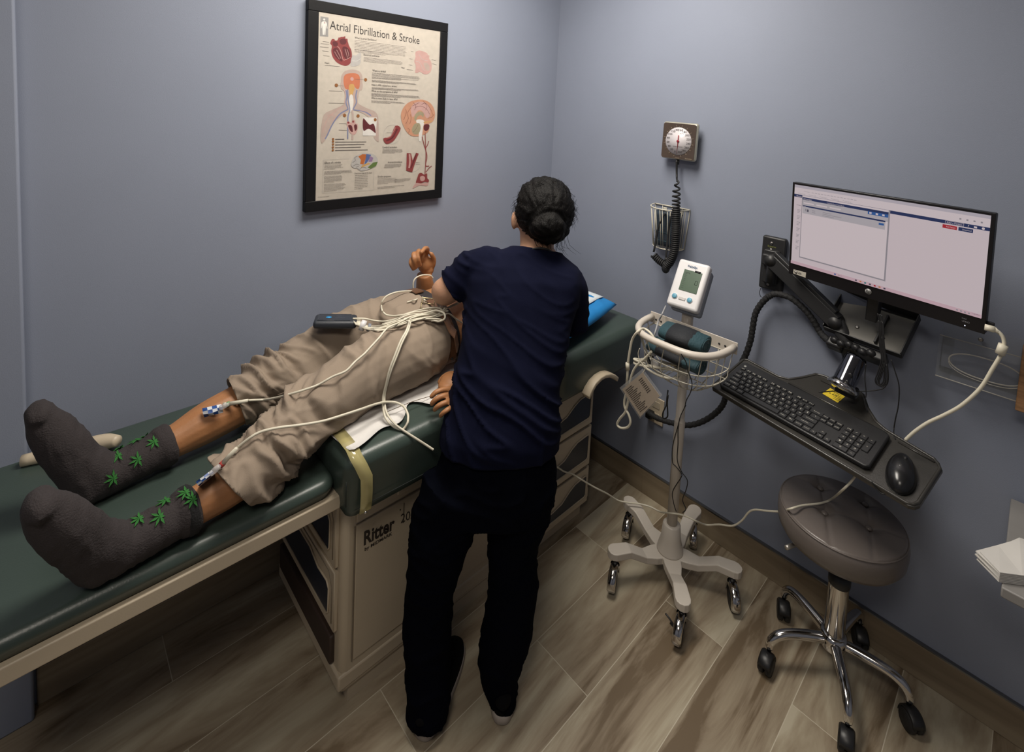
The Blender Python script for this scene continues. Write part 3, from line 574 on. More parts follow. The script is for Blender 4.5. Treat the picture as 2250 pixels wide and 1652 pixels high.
b.build('numerals', [mat('gauge_ink',(.03,.025,.025),.5),mat('gauge_tan_ink',(.35,.28,.20),.5)], dial)
b = MB(); b.tube([(GC[0]+.001,-.0555,GC[2]+.024),(GC[0],-.0555,GC[2]),(GC[0]-.0016,-.0555,GC[2]-.052)],[.0022,.0016,.0006],6); b.lathe([(.0055,0),(.0055,.002)],(GC[0],-.0545,GC[2]),(0,-1,0),16); b.build('needle', mat('needle_red',(.25,.02,.03),.4), T)
b = MB(); b.box((GC[0],-.0572,GC[2]),(2*hw-.010,.0016,2*hw-.010),bev=.0006,R=rot); b.build('cover', mat('clear_cover',(1,1,1),.03,trans=1,var=0,alpha=.05,spec=.7), T)
b = MB(); b.tube([(GC[0]-.004,-.036,GC[2]-hw),(GC[0]-.004,-.036,GC[2]-hw-.02)],.006,10); b.build('port', M_black, T)
# hose: straight, then coiled
hp = [(0.726,-0.045,1.507),(0.732,-0.045,1.44),(0.73,-0.045,1.432)]
path = [(0.765,-0.1,1.43),(0.766,-0.1,1.371),(0.77,-0.1,1.298),(0.775,-0.1,1.225),(0.775,-0.1,1.154),(0.763,-0.1,1.106),(0.745,-0.1,1.077)]
b = MB(); b.tube([hp[0],hp[1],path[0]], .0042, 8, sm=6)
pp = spline(path, 30); tot = 0; S = [0]
for i in range(1,len(pp)): tot += (pp[i]-pp[i-1]).length; S.append(tot)
hel = []; ph = 0; lp = 0
N = 1500
def along(s):
    lo = 0
    for i in range(1,len(S)):
        if S[i] >= s:
            t = (s-S[i-1])/max(1e-9,S[i]-S[i-1]); return pp[i-1].lerp(pp[i],t), (pp[i]-pp[i-1]).normalized()
    return pp[-1], (pp[-1]-pp[-2]).normalized()
for k in range(N+1):
    s = tot*k/N; P_, t = along(s); f = s/tot
    pitch = .020*(1-min(1,f/.32))**.8+.0082; ph += 2*math.pi*(tot/N)/pitch
    r = .0135*min(1,.3+f*6)
    a = Vector((0,1,0)); a = (a-t*a.dot(t)).normalized(); c = t.cross(a); hel.append(P_+(a*math.cos(ph)+c*math.sin(ph))*r)
b.tube(hel, .0040, 6)
path2 = [(0.74,-0.1,1.081),(0.71,-0.1,1.092),(0.684,-0.1,1.109)]
pp = spline(path2, 12); S = [0]; tot = 0
for i in range(1,len(pp)): tot += (pp[i]-pp[i-1]).length; S.append(tot)
hel = []; ph = 0
for k in range(301):
    s = tot*k/300; P_, t = along(s); ph += 2*math.pi*(tot/300)/.0085; a = Vector((0,1,0)); a = (a-t*a.dot(t)).normalized(); c = t.cross(a); hel.append(P_+(a*math.cos(ph)+c*math.sin(ph))*.0115)
b.tube(hel, .0040, 6)
b.tube([(0.683,-0.1,1.122),(0.686,-0.1,1.138)]+[(0.689,-0.09,1.214),(0.709,-0.09,1.276)]+[(0.701,-0.06,1.28)], .0042, 8, sm=5)
hose = tag(b.build('coiled_hose', M_rubber), 'black coiled hose running from the gauge into the wire wall basket', 'hose')
b = MB(); bl = (0.743,-0.1,1.071); b.ball(bl,(.017,.017,.024)); b.tube([(0.741,-0.1,1.1),(0.741,-0.1,1.123)]+[(0.734,-0.085,1.204),(0.74,-0.085,1.283)]+[(0.724,-0.05,1.287)], .0042, 8, sm=5); b.lathe([(.006,0),(.008,.008),(.006,.016)], (0.743,-0.1,1.097), (0,0,1), 12)
tag(b.build('inflation_bulb', M_rubber), 'black rubber inflation bulb hanging below the wire wall basket', 'bulb')
WBx = .7; 
T = thing('wall_wire_basket', 'small cream half-round wire basket on the right wall', 'wire basket', (.70,0,1.15))
def bring(z, hx, d, n=24): return [Vector((WBx+.0+hx*math.cos(math.pi*k/n),-.004-d*math.sin(math.pi*k/n)**.9,z)) for k in range(n+1)]
b = MB(); tr = bring(1.305,.080,.100); br = bring(1.135,.066,.068)
b.tube(tr,.0026,8); b.tube(br,.0020,8); b.tube([tr[0],tr[-1]],.0026,8); b.tube([br[0],br[-1]],.0022,8); b.tube(bring(1.137,.06,.03),.0016,6)
for p,q in ((tr[0],br[0]),(tr[-1],br[-1])): b.tube([p,q],.0022,6)
b.build('rim', M_wire, T)
b = MB()
for k in range(2,23):
    if k%3 != 1: b.tube([tr[k],br[k]],.0013,6)
for x in (-.045,0,.045): b.tube([(WBx+x,-.004,1.305),(WBx+x*.8,-.004,1.135)],.0013,6)
for k in range(3,24,4): b.tube([br[k],Vector((br[k].x,-.004,1.135))],.0012,6)
b.build('wires', M_wire, T)
for x in (-.032,.040):
    b = MB(); b.box((WBx+x,-.004,1.287),(.016,.004,.018),bev=.001); b.build('mounting_tab', M_wire, T); b = MB(); b.lathe([(.0045,0),(.003,.003)],(WBx+x,-.006,1.287),(0,-1,0),12); b.build('screw', M_steel, T)
b = MB(); secs = []
for z in (1.142,1.16,1.20,1.24,1.27,1.283):
    k = 1+ (z-1.142)*.9; secs.append([Vector((WBx+.000+.050*k*math.cos(a),-.034+.022*k*math.sin(a),z+.004*math.sin(a*3))) for a in [2*math.pi*i/24 for i in range(24)]])
b.loft(secs)
for a in (.3,1.0): b.tube([(WBx-.05,-.058,1.15+a*.05),(WBx+.05,-.058,1.15+a*.05)],.0008,5,mat=1)
tag(b.build('rolled_cuff', [mat('navy_cuff_cloth',(.018,.030,.045),.7,bump=.3,bscale=200),mat('teal_edge',(.03,.09,.11),.6)]), 'rolled dark blue cuff stored inside the wire wall basket', 'cuff')
# ---------------------------------------------------------------- rolling vital signs stand
SX, SY = .947, -.292
T = thing('vital_signs_stand', 'white rolling vital signs stand with five casters, basket and small monitor', 'medical stand', (SX,SY,0))
A0 = [166,94,22,-50,-122]
def arm_outline():
    o = []; n = 5; R1 = .235
    for k in range(5):
        a = math.radians(A0[4-k] if 0 else -122+72*k); d = Vector((math.cos(a),math.sin(a))); p = Vector((-d.y,d.x)); 
        o += [d*.062-p*.030, d*.10-p*.021, d*.160-p*.0215, d*.165-p*.0225]
        for j in range(7):
            t = math.radians(-90+180*j/6); o.append(d*(.216+.0255*math.cos(t))+p*(.0255*math.sin(t)))
        o += [d*.165+p*.0225, d*.160+p*.0215, d*.10+p*.021, d*.062+p*.030]
        am = math.radians(-122+72*k+36); m = Vector((math.cos(am),math.sin(am))); o.append(m*.052)
    return o
b = MB(); out = arm_outline()
def zt(r): return .105+max(0,min(1,(r-.125)/.038))*.030
n = len(out)
topv = [Vector((SX+p.x,SY+p.y,zt(p.length))) for p in out]; botv = [Vector((SX+p.x,SY+p.y,zt(p.length)-.026)) for p in out]
# sides
b.add(topv+botv, [(i,(i+1)%n,n+(i+1)%n,n+i) for i in range(n)],0)
# per arm caps
per = n//5
for s_,zz in ((0,0),(1,0)):
    V = topv if s_ == 0 else botv; ctr = Vector((SX,SY,V[0].z*0+ (.105 if s_ == 0 else .079)))
    for k in range(5):
        i0 = k*per; q = V[i0:i0+per]; idx = list(range(per)); vs = q+[V[i0-1],ctr]
        m_ = per-1   # last is the notch
        fs = [(per+1,per,0),(per+1,0,m_-1),(per+1,m_-1,m_)]
        a,c_ = 0,m_-1
        while c_-a > 1:
            if c_-a == 2: fs.append((a,a+1,c_)); break
            fs.append((a,a+1,c_-1,c_)); a += 1; c_ -= 1
        b.add(vs, fs, 0)
bmesh.ops.remove_doubles(b.bm, verts=b.bm.verts[:], dist=.00005)
b.build('base', M_white, T, bev=.003)
b = MB(); b.lathe([(.047,.0),(.046,.006),(.034,.055),(.031,.10),(.027,.104),(.020,.104)], (SX,SY,.104), (0,0,1), 32); b.build('base_collar', M_white, T)
b = MB(); b.lathe([(.0185,.15),(.0185,.60),(.0175,.602),(.0155,.603),(.0155,.96),(.0155,.985)], (SX,SY,0), (0,0,1), 24); b.build('column', M_white, T)
b = MB(); b.box((SX,SY-.002,.99),(.036,.022,.09),bev=.004); b.build('column_bracket', M_white, T)
def caster(cx_, cy_, r, dirang, z1, parent, hood, fork, lab=None, lever=False):
    d = Vector((math.cos(dirang),math.sin(dirang),0)); p = Vector((-d.y,d.x,0)); tr = .6*r
    wc = Vector((cx_,cy_,r))+d*tr*.9
    e = MB(); e.lathe([(.010,z1-.004),(.010,2*r*1.0),(.016,2*r*1.0)], (cx_,cy_,0), (0,0,1), 16); cs = e.build('caster', fork, parent)
    w = MB(); w.lathe([(r*.45,-.010),(r*.93,-.010),(r,-.006),(r,.006),(r*.93,.010),(r*.45,.010)], wc, p, 28); w.lathe([(r*.3,-.0125),(r*.3,.0125)], wc, p, 16); w.build('wheel', M_rubber, cs)
    h = MB(); secs = []
    for k in range(13):
        a = math.radians(-10+k*17); u = -d*math.cos(a)*1.0+Vector((0,0,1))*math.sin(a)
        R_ = r*1.10; secs.append([wc+u*R_+p*.0145, wc+u*(R_+.0045)+p*.010, wc+u*(R_+.0055), wc+u*(R_+.0045)-p*.010, wc+u*R_-p*.0145, wc+u*(R_-.010)-p*.0145, wc+u*(R_-.003)-p*.0125, wc+u*(R_-.003)+p*.0125, wc+u*(R_-.010)+p*.0145])
    h.loft(secs); h.build('hood', hood, cs)
    if lever:
        l = MB(); l.tube([wc-p*.016+Vector((0,0,.004)), wc-p*.034+Vector((0,0,.012))-d*.008, wc-p*.048+Vector((0,0,.020))-d*.01],.0028,6); l.tube([wc-p*.016, wc-p*.030+Vector((0,0,-.004))-d*.010],.0035,6); l.build('brake_lever', M_black, cs)
    return cs
for k,a in enumerate((166,94,22,-50,-122)):
    a = math.radians(a); caster(SX+.212*math.cos(a),SY+.212*math.sin(a),.0385,math.radians((-70,-62,-52,-74,-66)[k]),.115,T,M_chrome,M_black,lever=(k == 3))
# basket
BZ = .950; BX = SX+.030; BYb = SY-.028
bk = MB(); bk.box((BX,BYb,BZ),(.318,.0035,.040),bev=.0012)
for x in (-.135,-.115,-.03,.10,.12): bk.lathe([(.0035,0),(.0035,.0012)],(BX+x,BYb-.0017,BZ-.004),(0,-1,0),10,mat=1)
basket = bk.build('basket', [M_white,M_black], T)
rail = []
for k in range(33):
    a = math.pi*k/32; rail.append(Vector((BX+.150*math.copysign(abs(math.cos(a))**.62,math.cos(a)), BYb-.006-.172*math.sin(a)**.72, BZ+.004)))
h = MB(); h.tube(rail,.0115,12); h.build('handle_rail', M_white, basket)
def brng(f, z, n=40):
    o = []
    for k in range(n+1):
        a = math.pi*k/n; o.append(Vector((BX+.142*f*math.copysign(abs(math.cos(a))**.7,math.cos(a)), BYb-.004-.150*f*math.sin(a)**.8, z)))
    return o
w = MB(); r1 = brng(1,BZ-.020); r2 = brng(.97,BZ-.075); r3 = brng(.92,BZ-.112); r4 = brng(.55,BZ-.160)
for r_ in (r1,r2,r3,r4): w.tube(r_,.0020,6); w.tube([r_[0],r_[-1]],.0020,6)
for k in range(0,41,3):
    w.tube([rail[min(32,int(k*.8))]-Vector((0,0,.004)),r2[k],r3[k],r4[k]],.0016,6,sm=3)
for k in range(3,38,4): w.tube([r4[k],Vector((r4[k].x,BYb-.004,BZ-.160))],.0016,6)
for x in (-.10,-.05,0,.05,.10): w.tube([(BX+x,BYb-.004,BZ-.018),(BX+x*.95,BYb-.004,BZ-.10),(BX+x*.55,BYb-.004,BZ-.160)],.0016,6)
w.build('basket_wires', M_wire, basket)
# monitor head
MV = frame_m((.946,-.309,1.106), .071, .565)
mh = MB(MV); mh.box((0,0,-.018),(.112,.172,.036),bev=.010,seg=3); mon = mh.build('monitor_housing', M_whitep, T)
g = MB(MV); g.box((.004,-.010,-.046),(.108,.165,.030),bev=.010,seg=3); g.box((.008,-.06,-.065),(.05,.055,.035),bev=.008); g.build('monitor_back', M_grey, T)
g = MB(MV); g.box((.006,.012,.0006),(.064,.076,.002),bev=.0006); g.build('lcd_screen', mat('lcd_green',(.075,.115,.080),.25,coat=.3), mon)
g = MB(MV)
for i in range(9): g.box((-.016+.0,.036-i*.0065,.0018),(.007,.0012,.0003)); 
g.text('mmHg', (-.019,.038,.002),(-.003,.038,.002),(0,1,0),h=.006); g.build('lcd_marks', mat('lcd_ink',(.012,.02,.014),.5), mon)
g = MB(MV); g.tube([(.023,.018,.0019),(.031,.018,.0019),(.031,.004,.0019),(.023,.004,.0019)],.0007,4,closed=True); g.build('lcd_digit', MATS['lcd_ink'], mon)
g = MB(MV); g.text('WelchAllyn', (-.020,.060,.0006),(.016,.060,.0006),(0,1,0),h=.012,bold=.03); g.build('maker_lettering', mat('blue_green_ink',(.015,.06,.14),.5), mon)
for x,y in ((-.032,-.052),(.022,-.052)):
    g = MB(MV); g.lathe([(.0110,-.001),(.0110,.001),(.0095,.002)],(x,y,0),(0,0,1),20); bt = g.build('button', M_whitep, mon)
    g = MB(MV); g.lathe([(.0090,.0015),(.0085,.0035),(.005,.0044)],(x,y,0),(0,0,1),20); g.build('button_cap', mat('blue_button',(.10,.30,.42),.35), bt)
g = MB(MV); g.box((-.005,-.054,.001),(.024,.010,.003),bev=.001); g.build('rocker_key', mat('pale_key',(.50,.48,.47),.4), mon)
g = MB(MV); g.lathe([(.004,-.05),(.004,-.03)],(.062,.05,0),(1,0,0),10); g.build('side_port', M_black, mon)
# things in and on the basket
cufm = mat('teal_cuff_cloth',(.022,.060,.075),.65,bump=.35,bscale=160,var=.1); cufb = mat('black_cuff_cloth',(.008,.010,.014),.75,bump=.3,bscale=160)
def cuff(c, w, r, ang, label, rise=.0):
    d = Vector((math.cos(ang),math.sin(ang),rise)).normalized(); u = Vector((0,0,1)); e = d.cross(u).normalized(); u = e.cross(d); q = MB(); secs = []; c = Vector(c)
    for i,(t,k) in enumerate(((-.5,.82),(-.49,.9),(-.30,.95),(-.29,1.0),(0,1.04),(.24,1.0),(.25,.94),(.49,.9),(.5,.8))):
        ring = []
        for j in range(24):
            a = 2*math.pi*j/24; f = 1+.08*math.sin(3*a+1)+.04*noise.noise(Vector((t*6,a,c.x*9)))
            ring.append(c+d*(w*t)+e*(r*1.15*k*f*math.cos(a))+u*(r*.78*k*f*math.sin(a)))
        secs.append(ring)
    V,F = q.loft(secs)
    for f in F:
        x = (f.calc_center_median()-c).dot(d)/w
        f.material_index = 1 if -.30 < x < .245 else 0
    for tt in (-.502,.502):
        q.tube([c+d*(w*tt)+(e*(1.15*math.cos(s_))+u*(.78*math.sin(s_)))*(r*.75*(1-s_/14)) for s_ in [k*.35 for k in range(30)]],.0022,6)
    return tag(q.build('blood_pressure_cuff',[cufm,cufb]), label, 'cuff', 'cuffs in the stand basket')
cuff((BX+.015,BYb-.075,BZ+.005),.150,.040,.02,'large teal and black cuff resting on top in the stand basket')
cuff((BX-.005,BYb-.085,BZ-.060),.190,.036,-.08,'second teal cuff packed underneath in the stand basket')
b = MB()
for i in range(3):
    b.tube([Vector((BX-.06+.12*math.cos(t*.52+i)*.6,BYb-.09+.05*math.sin(t*.52+i*2),BZ-.125+.006*i+.004*math.sin(t))) for t in range(13)],.0042,8,sm=4)
tag(b.build('coiled_tube', M_cable), 'pale tubing coiled on the bottom of the stand basket', 'tube')
b = MB()
b.tube([(BX-.105,BYb-.06,BZ-.115),(BX-.110,BYb-.09,BZ-.10),(BX-.085,BYb-.11,BZ-.12)],.006,8,sm=4); b.box((BX-.095,BYb-.07,BZ-.085),(.022,.03,.03),bev=.004,mat=1); b.box((BX-.070,BYb-.10,BZ-.112),(.03,.022,.03),bev=.006,mat=1)
tag(b.build('probe_connector', [M_blackp,M_whitep]), 'small white probe plugs lying at the left of the stand basket', 'connector')
b = MB(); pt = [(0.9,-0.5,0.922),(0.877,-0.5,0.942)]
b.tube([(0.934,-0.46,0.92),(0.907,-0.46,0.953),(0.877,-0.46,0.962)]+[(0.879,-0.5,0.965),(0.86,-0.5,0.931),(0.853,-0.5,0.888),(0.849,-0.5,0.838),(0.85,-0.5,0.789)]+[(0.844,-0.49,0.751),(0.851,-0.49,0.734)], .0042, 8, sm=6)
b.tube([(0.847,-0.5,0.842),(0.849,-0.5,0.818)], .0068, 10)
b.tube([(0.929,-0.49,0.912),(0.907,-0.49,0.88),(0.875,-0.49,0.838),(0.86,-0.49,0.799),(0.853,-0.49,0.755),(0.853,-0.49,0.706),(0.845,-0.49,0.661),(0.825,-0.49,0.626),(0.816,-0.49,0.601),(0.832,-0.49,0.596),(0.857,-0.49,0.611),(0.868,-0.49,0.634),(0.86,-0.49,0.657),(0.842,-0.49,0.676),(0.839,-0.49,0.699),(0.844,-0.49,0.726)], .0042, 8, sm=6)
tag(b.build('looped_hose', M_cable), 'cream hose looped over the left end of the stand basket', 'hose')
b = MB(); b.tube([(0.872,-0.315,1.005)]+[(0.885,-0.36,0.991),(0.873,-0.36,0.96)]+[(0.886,-0.4,0.936),(0.873,-0.4,0.881)],.0030,8,sm=5); tag(b.build('monitor_hose', mat('grey_hose',(.30,.30,.31),.5)), 'thin grey-white hose hanging from the stand monitor into the basket', 'hose')
CRD = [(0.91,-0.505,0.837),(0.978,-0.505,0.787),(0.913,-0.505,0.683),(0.836,-0.505,0.744)]
b = MB(); b.add([Vector(p) for p in CRD],[(0,1,2,3)],0); card = tag(b.build('instruction_card', mat('buff_card',(.36,.30,.24),.5), None, solid=.001), 'laminated printed card hanging from the stand basket on a cord', 'card')
b = MB(); c0,c1,c2,c3 = [Vector(p)+Vector((0,-.0011,0)) for p in CRD]
ex = (c0-c3); ey = (c2-c3)
for i in range(15):
    t = .10+i*.055; L = (.30,.34,.26,.42,.36,.3,.44,.38,.3,.2,.26,.4,.34,.28,.35)[i]
    s0 = .10; a = c3+ex*s0+ey*t; q_ = a+ex*L; w_ = ey.normalized()*.0010; b.add([a-w_,q_-w_,q_+w_,a+w_],[(0,1,2,3)])
for i in range(8):
    t = .12+i*.062; a = c3+ex*.72+ey*t; q_ = a+ex*.16; w_ = ey.normalized()*.0012; b.add([a-w_,q_-w_,q_+w_,a+w_],[(0,1,2,3)])
b.build('printed_lines', mat('card_ink',(.06,.05,.045),.6), card)
b = MB(); 
ce = (c0+c1+c2+c3)/4; o_ = [ce+(q_-ce)*1.13+Vector((-.002,.0034,.002)) for q_ in (c0,c1,c2,c3)]; b.add(o_,[(0,1,2,3)]); b.build('laminate', mat('clear_laminate',(.75,.75,.75),.1,alpha=.14), card, solid=.0006)
b = MB(); b.tube([(0.906,-0.503,0.826),(0.918,-0.503,0.855),(0.906,-0.503,0.863),(0.893,-0.503,0.873),(0.887,-0.503,0.894),(0.892,-0.503,0.912)],.0013,6,sm=5); b.build('cord', M_cable, card)
b = MB(); b.tube([(0.96,-0.42,0.766)]+[(0.969,-0.44,0.758),(0.968,-0.44,0.726),(0.959,-0.44,0.697),(0.958,-0.44,0.681),(0.965,-0.44,0.677),(0.975,-0.44,0.688),(0.975,-0.44,0.705),(0.971,-0.44,0.735),(0.972,-0.44,0.763)],.0024,6,sm=6); tag(b.build('black_cord_loop', M_blackp), 'short black cord loop hanging below the stand basket', 'cord')
b = MB(); b.tube([(1.044,-0.515,0.957)]+[(1.054,-0.5,0.931),(1.063,-0.5,0.906),(1.078,-0.5,0.876),(1.077,-0.5,0.846)]+[(1.017,-0.4,0.75),(1.013,-0.4,0.724)]+[(0.964,-0.325,0.637),(0.959,-0.325,0.593),(0.963,-0.325,0.536),(0.965,-0.325,0.477),(0.983,-0.325,0.445),(1.007,-0.325,0.426),(1.006,-0.325,0.392),(0.996,-0.325,0.346),(1.01,-0.325,0.321),(1,-0.325,0.301)],.0016,6,sm=6)
b.tube([(0.981,-0.325,0.687),(0.964,-0.325,0.637),(0.958,-0.325,0.601)]+[(0.944,-0.325,0.517),(0.948,-0.325,0.459),(0.961,-0.325,0.451),(0.984,-0.325,0.437),(0.983,-0.325,0.42),(0.957,-0.325,0.353),(0.964,-0.325,0.314),(0.976,-0.325,0.289)],.0016,6,sm=6)
tag(b.build('black_stand_cord', M_blackp), 'thin black cord running down the column of the rolling stand', 'cord')
# ---------------------------------------------------------------- wall mounted workstation
PL = (1.117,-.012,1.172)
T = thing('wall_workstation_arm', 'black jointed wall arm carrying a keyboard tray and a monitor bracket', 'workstation arm', (1.117,0,1.17))
b = MB(); b.box(PL,(.080,.024,.195),bev=.006); b.build('wall_plate', M_black, T)
for z in (1.247,1.222,1.094):
    b = MB(); b.lathe([(.0055,0),(.0052,.002),(.002,.002)],(1.110,-.024,z),(0,-1,0),12); b.build('screw', M_steel, T)
b = MB(); b.text('Ergotron',(1.098,-.0245,1.232),(1.126,-.0245,1.232),(0,0,1),h=.009); b.build('plate_lettering', mat('yellow_green_ink',(.22,.24,.06),.5), T)
b = MB(); b.lathe([(.016,0),(.016,.10)],(1.125,-.048,1.11),(0,0,1),20); b.box((1.118,-.030,1.165),(.05,.03,.12),bev=.004); b.build('pivot', M_black, T)
MK = frame_m((1.31,-.289,.83),-.165,1.28)
A = Vector((1.128,-.055,1.196)); B_ = Vector((1.346,-0.085,1.054))
def beam(mb, p, q, w, h, up=(0,-1,0), bev=.003, mat_=0):
    p = Vector(p); q = Vector(q); d = (q-p).normalized(); s_ = Vector(up); s_ = (s_-d*s_.dot(d)).normalized(); t = d.cross(s_)
    R = Matrix((d,s_,t)).transposed(); mb.box((p+q)/2,((q-p).length,w,h),bev=bev,mat=mat_,R=R)
b = MB(); beam(b,A,B_,.045,.046); b.lathe([(.019,-.026),(.019,.026)],A,(0,1,0),20); b.box(A+Vector((-.008,.012,-.004)),(.052,.040,.040),bev=.005); b.lathe([(.019,-.024),(.019,.024)],B_,(0,1,0),20); b.tube([B_,B_+Vector((.03,.0,-.05)),B_+Vector((.05,-.01,-.10))],.022,14)
beam(b,A+Vector((.01,.0,.028)),B_+Vector((0,0,.03)),.03,.012); b.build('upper_arm', M_black, T)
MB9 = frame_m((1.47,-.12,1.02),-.165,.9)
b = MB(MB9); L,R_,Tt,Bb = -.156,.056,.150,.002
b.box(((L+R_)/2,(Tt+Bb)/2,-.004),(R_-L,Tt-Bb,.004),mat=1)
for c,d in ((((L+R_)/2,Tt,.013),(R_-L,.004,.036)),(((L+R_)/2,Bb,.004),(R_-L,.004,.020)),((L,(Tt+Bb)/2,.008),(.004,Tt-Bb,.026)),((R_,(Tt+Bb)/2,.008),(.004,Tt-Bb,.026)),((-.016,(Tt+Bb)/2-.008,.004),(.006,Tt-Bb-.04,.014))): b.box(c,d,bev=.0012)
br = b.build('bracket_box', [M_black, mat('worn_grey_metal',(.12,.115,.105),.4,metal=.5)], T)
for x,y in ((-.078,.050),(-.006,.044)):
    b = MB(MB9); b.lathe([(.006,0),(.005,.003),(.002,.003)],(x,y,-.001),(0,0,1),12); b.build('screw', M_steel, br)
b = MB(MB9); b.box((-.04,-.012,-.03),(.12,.03,.04),bev=.006); b.box((-.118,-.020,-.03),(.05,.035,.035),bev=.008)
for k in range(6): b.ball((-.118+.020*k,-.018-.004*math.sin(k*2),-.012),(.014,.012,.014))
b.build('pivot_joint', M_blackp, T)
# monitor riser between box and screen
b = MB(); beam(b,(1.44,-.085,1.10),(1.452,-.145,1.30),.05,.03); b.box((1.452,-.158,1.31),(.10,.02,.10),bev=.004); b.build('monitor_riser', M_black, T)
c0 = Vector((1.421,-0.16,0.981)); c1 = Vector((1.404,-0.215,0.9))
b = MB(); ax = (c1-c0); b.lathe([(.026,-.01),(.030,.0),(.030,ax.length-.012),(.032,ax.length)],c0,ax,28); b.build('chrome_post', mat('dark_chrome',(.16,.16,.18),.10,metal=1,var=.02), T)
b = MB(); ax_ = ax.normalized(); b.lathe([(.031,.0),(.040,.012),(.040,.020),(.030,.024)],c1-ax_*.022,ax,28); b.build('chrome_flare', M_chrome, T)
for k_ in (.45,.68):
    b = MB(); b.ball(c0.lerp(c1,k_)+Vector((.010,-.029,.004)),(.006,.003,.009)); b.build('slot', M_blackp, T)
b = MB(); q = (1.403,-0.215,0.889); b.box(Vector(q)+Vector((.012,.02,.006)),(.056,.034,.026),bev=.005,R=Matrix.Rotation(-.165,3,'Z') @ Matrix.Rotation(.3,3,'X')); b.build('post_foot', M_blackp, T)
out = [(-.245,-.070),(-.236,-.080),(-.10,-.086),(.10,-.094),(.318,-.104),(.330,-.098),(.336,-.085),(.338,.055),(.330,.068),(.318,.078),(.20,.098),(.170,.112),(.135,.150),(.105,.196),(.090,.203),(-.015,.203),(-.035,.195),(-.060,.150),(-.085,.116),(-.115,.106),(-.232,.116),(-.243,.108)]
b = MB(MK); b.prism(out,-.034,-.022,bev=.003)
rimo = [Vector((p[0]*.985,p[1]*.97+.001,-.0215)) for p in out]; b.tube(rimo,.0042,6,closed=True)
b.tube([(-.075,.098,-.0205),(.17,.086,-.0205)],.0035,6); b.tube([(-.01,.172,-.0205),(.09,.170,-.0205)],.0028,6)
b.tube([(.235,.074,-.0205),(.318,.066,-.0205)],.0022,6)
tray = b.build('keyboard_tray', mat('tray_charcoal',(.034,.032,.029),.30,bump=.1,bscale=350,spec=.55), T)
b = MB(MK); b.add([(.018,.120,-.0210),(.066,.112,-.0210),(.070,.150,-.0210),(.024,.158,-.0210)],[(0,1,2,3)]); st = b.build('caution_sticker', mat('sticker_yellow',(.62,.46,.03),.45), tray, solid=.0004)
b = MB(MK)
for i in range(5): b.box((.050+.002*i,.148-.0065*i-.001,-.0205),(.022-.002*(i%2),.0012,.0003))
for i in range(3): b.prism([(.030+.009*i,.134),(.036+.009*i,.134),(.033+.009*i,.139)],-.0207,-.0204)
b.text('CAUTION',(.032,.149,-.0205),(.054,.146,-.0205),(0,1,0),h=.005)
b.build('sticker_print', M_blackp, st)
b = MB(MK); b.lathe([(.012,-.06),(.012,-.035)],(.04,.16,0),(0,0,1),14); b.box((.04,.12,-.045),(.10,.12,.02),bev=.004); b.build('tray_mechanism', M_black, T)
# ---------------------------------------------------------------- keyboard
K = thing('computer_keyboard', 'black full-size computer keyboard on the wall arm tray', 'keyboard', (0,0,0), MK)
kw, kd = .446, .146
b = MB(MK); b.prism([(-kw/2+.01,-.066),(kw/2-.012,-.074),(kw/2,-.066),(kw/2-.004,.066),(kw/2-.016,.076),(-kw/2+.012,.084),(-kw/2,.074),(-kw/2,-.056)],-.019,-.006,bev=.004); b.build('case', mat('keyboard_black',(.013,.013,.014),.38,bump=.08,bscale=400), K)
keym = mat('keycap_black',(.017,.017,.018),.33); keyl = mat('key_legend',(.50,.48,.42),.5)
U = .0187; count = 0; GEO = {}
def key(u, v, w, h, s_=''):
    global count
    g = MB(MK); z = -.006; a,b_ = w/2-.0012, h/2-.0012
    g.loft([[(u-a,v-b_,z),(u+a,v-b_,z),(u+a,v+b_,z),(u-a,v+b_,z)],[(u-a,v-b_,z+.0022),(u+a,v-b_,z+.0022),(u+a,v+b_,z+.0022),(u-a,v+b_,z+.0022)],[(u-a+.0012,v-b_+.0012,z+.0034),(u+a-.0012,v-b_+.0012,z+.0034),(u+a-.0012,v+b_-.0012,z+.0034),(u-a+.0012,v+b_-.0012,z+.0034)]])
    for f in g.bm.faces: f.smooth = False
    if s_: 
        l = min(w*.6,.0042*len(s_)); hh = .0068 if len(s_) < 3 else .0045
        g.text(s_,(u-l/2,v-.001,z+.0036),(u+l/2,v-.001,z+.0036),(0,1,0),h=hh,mat=1)
    o = g.build('key',[keym,keyl],K,norm=False); count += 1
x0 = -kw/2+.012
skew = lambda u: -.012*(u/kw)
rows = [(.0205,['`','1','2','3','4','5','6','7','8','9','0','-','=',('bksp',2)]),(.0018,[('tab',1.5),'Q','W','E','R','T','Y','U','I','O','P','[',']',('\\',1.5)]),(-.0169,[('caps',1.75),'A','S','D','F','G','H','J','K','L',';',"'",('enter',2.25)]),(-.0356,[('shift',2.25),'Z','X','C','V','B','N','M',',','.','/',('shift',2.75)]),(-.0543,[('ctrl',1.25),('fn',1.25),('alt',1.25),('',6.25),('alt',1.25),('fn',1.25),('ctrl',1.25),('ctrl',1.25)])]
def put(u,v,w,h,s_): key(u, v+skew(u), w, h, s_)
for v,r_ in rows:
    x = x0
    for k in r_:
        s_,w = (k,1) if isinstance(k,str) else k
        put(x+w*U/2, v, w*U, U, s_); x += w*U
for i in range(12): put(x0+U*(.6)+U*(1.0+i*1.0+(i//4)*.5)+.0*i, .041, U*.92, U*.62, 'F%d'%(i+1)) if i < 11 else None
put(x0+U*.5,.041,U*.92,U*.62,'esc')
xn = x0+U*15.35
for i,s_ in enumerate(('ins','home','pgup')): put(xn+U*i,.0205,U,U*.8,s_)
for i,s_ in enumerate(('del','end','pgdn')): put(xn+U*i,.0040,U,U*.8,s_)
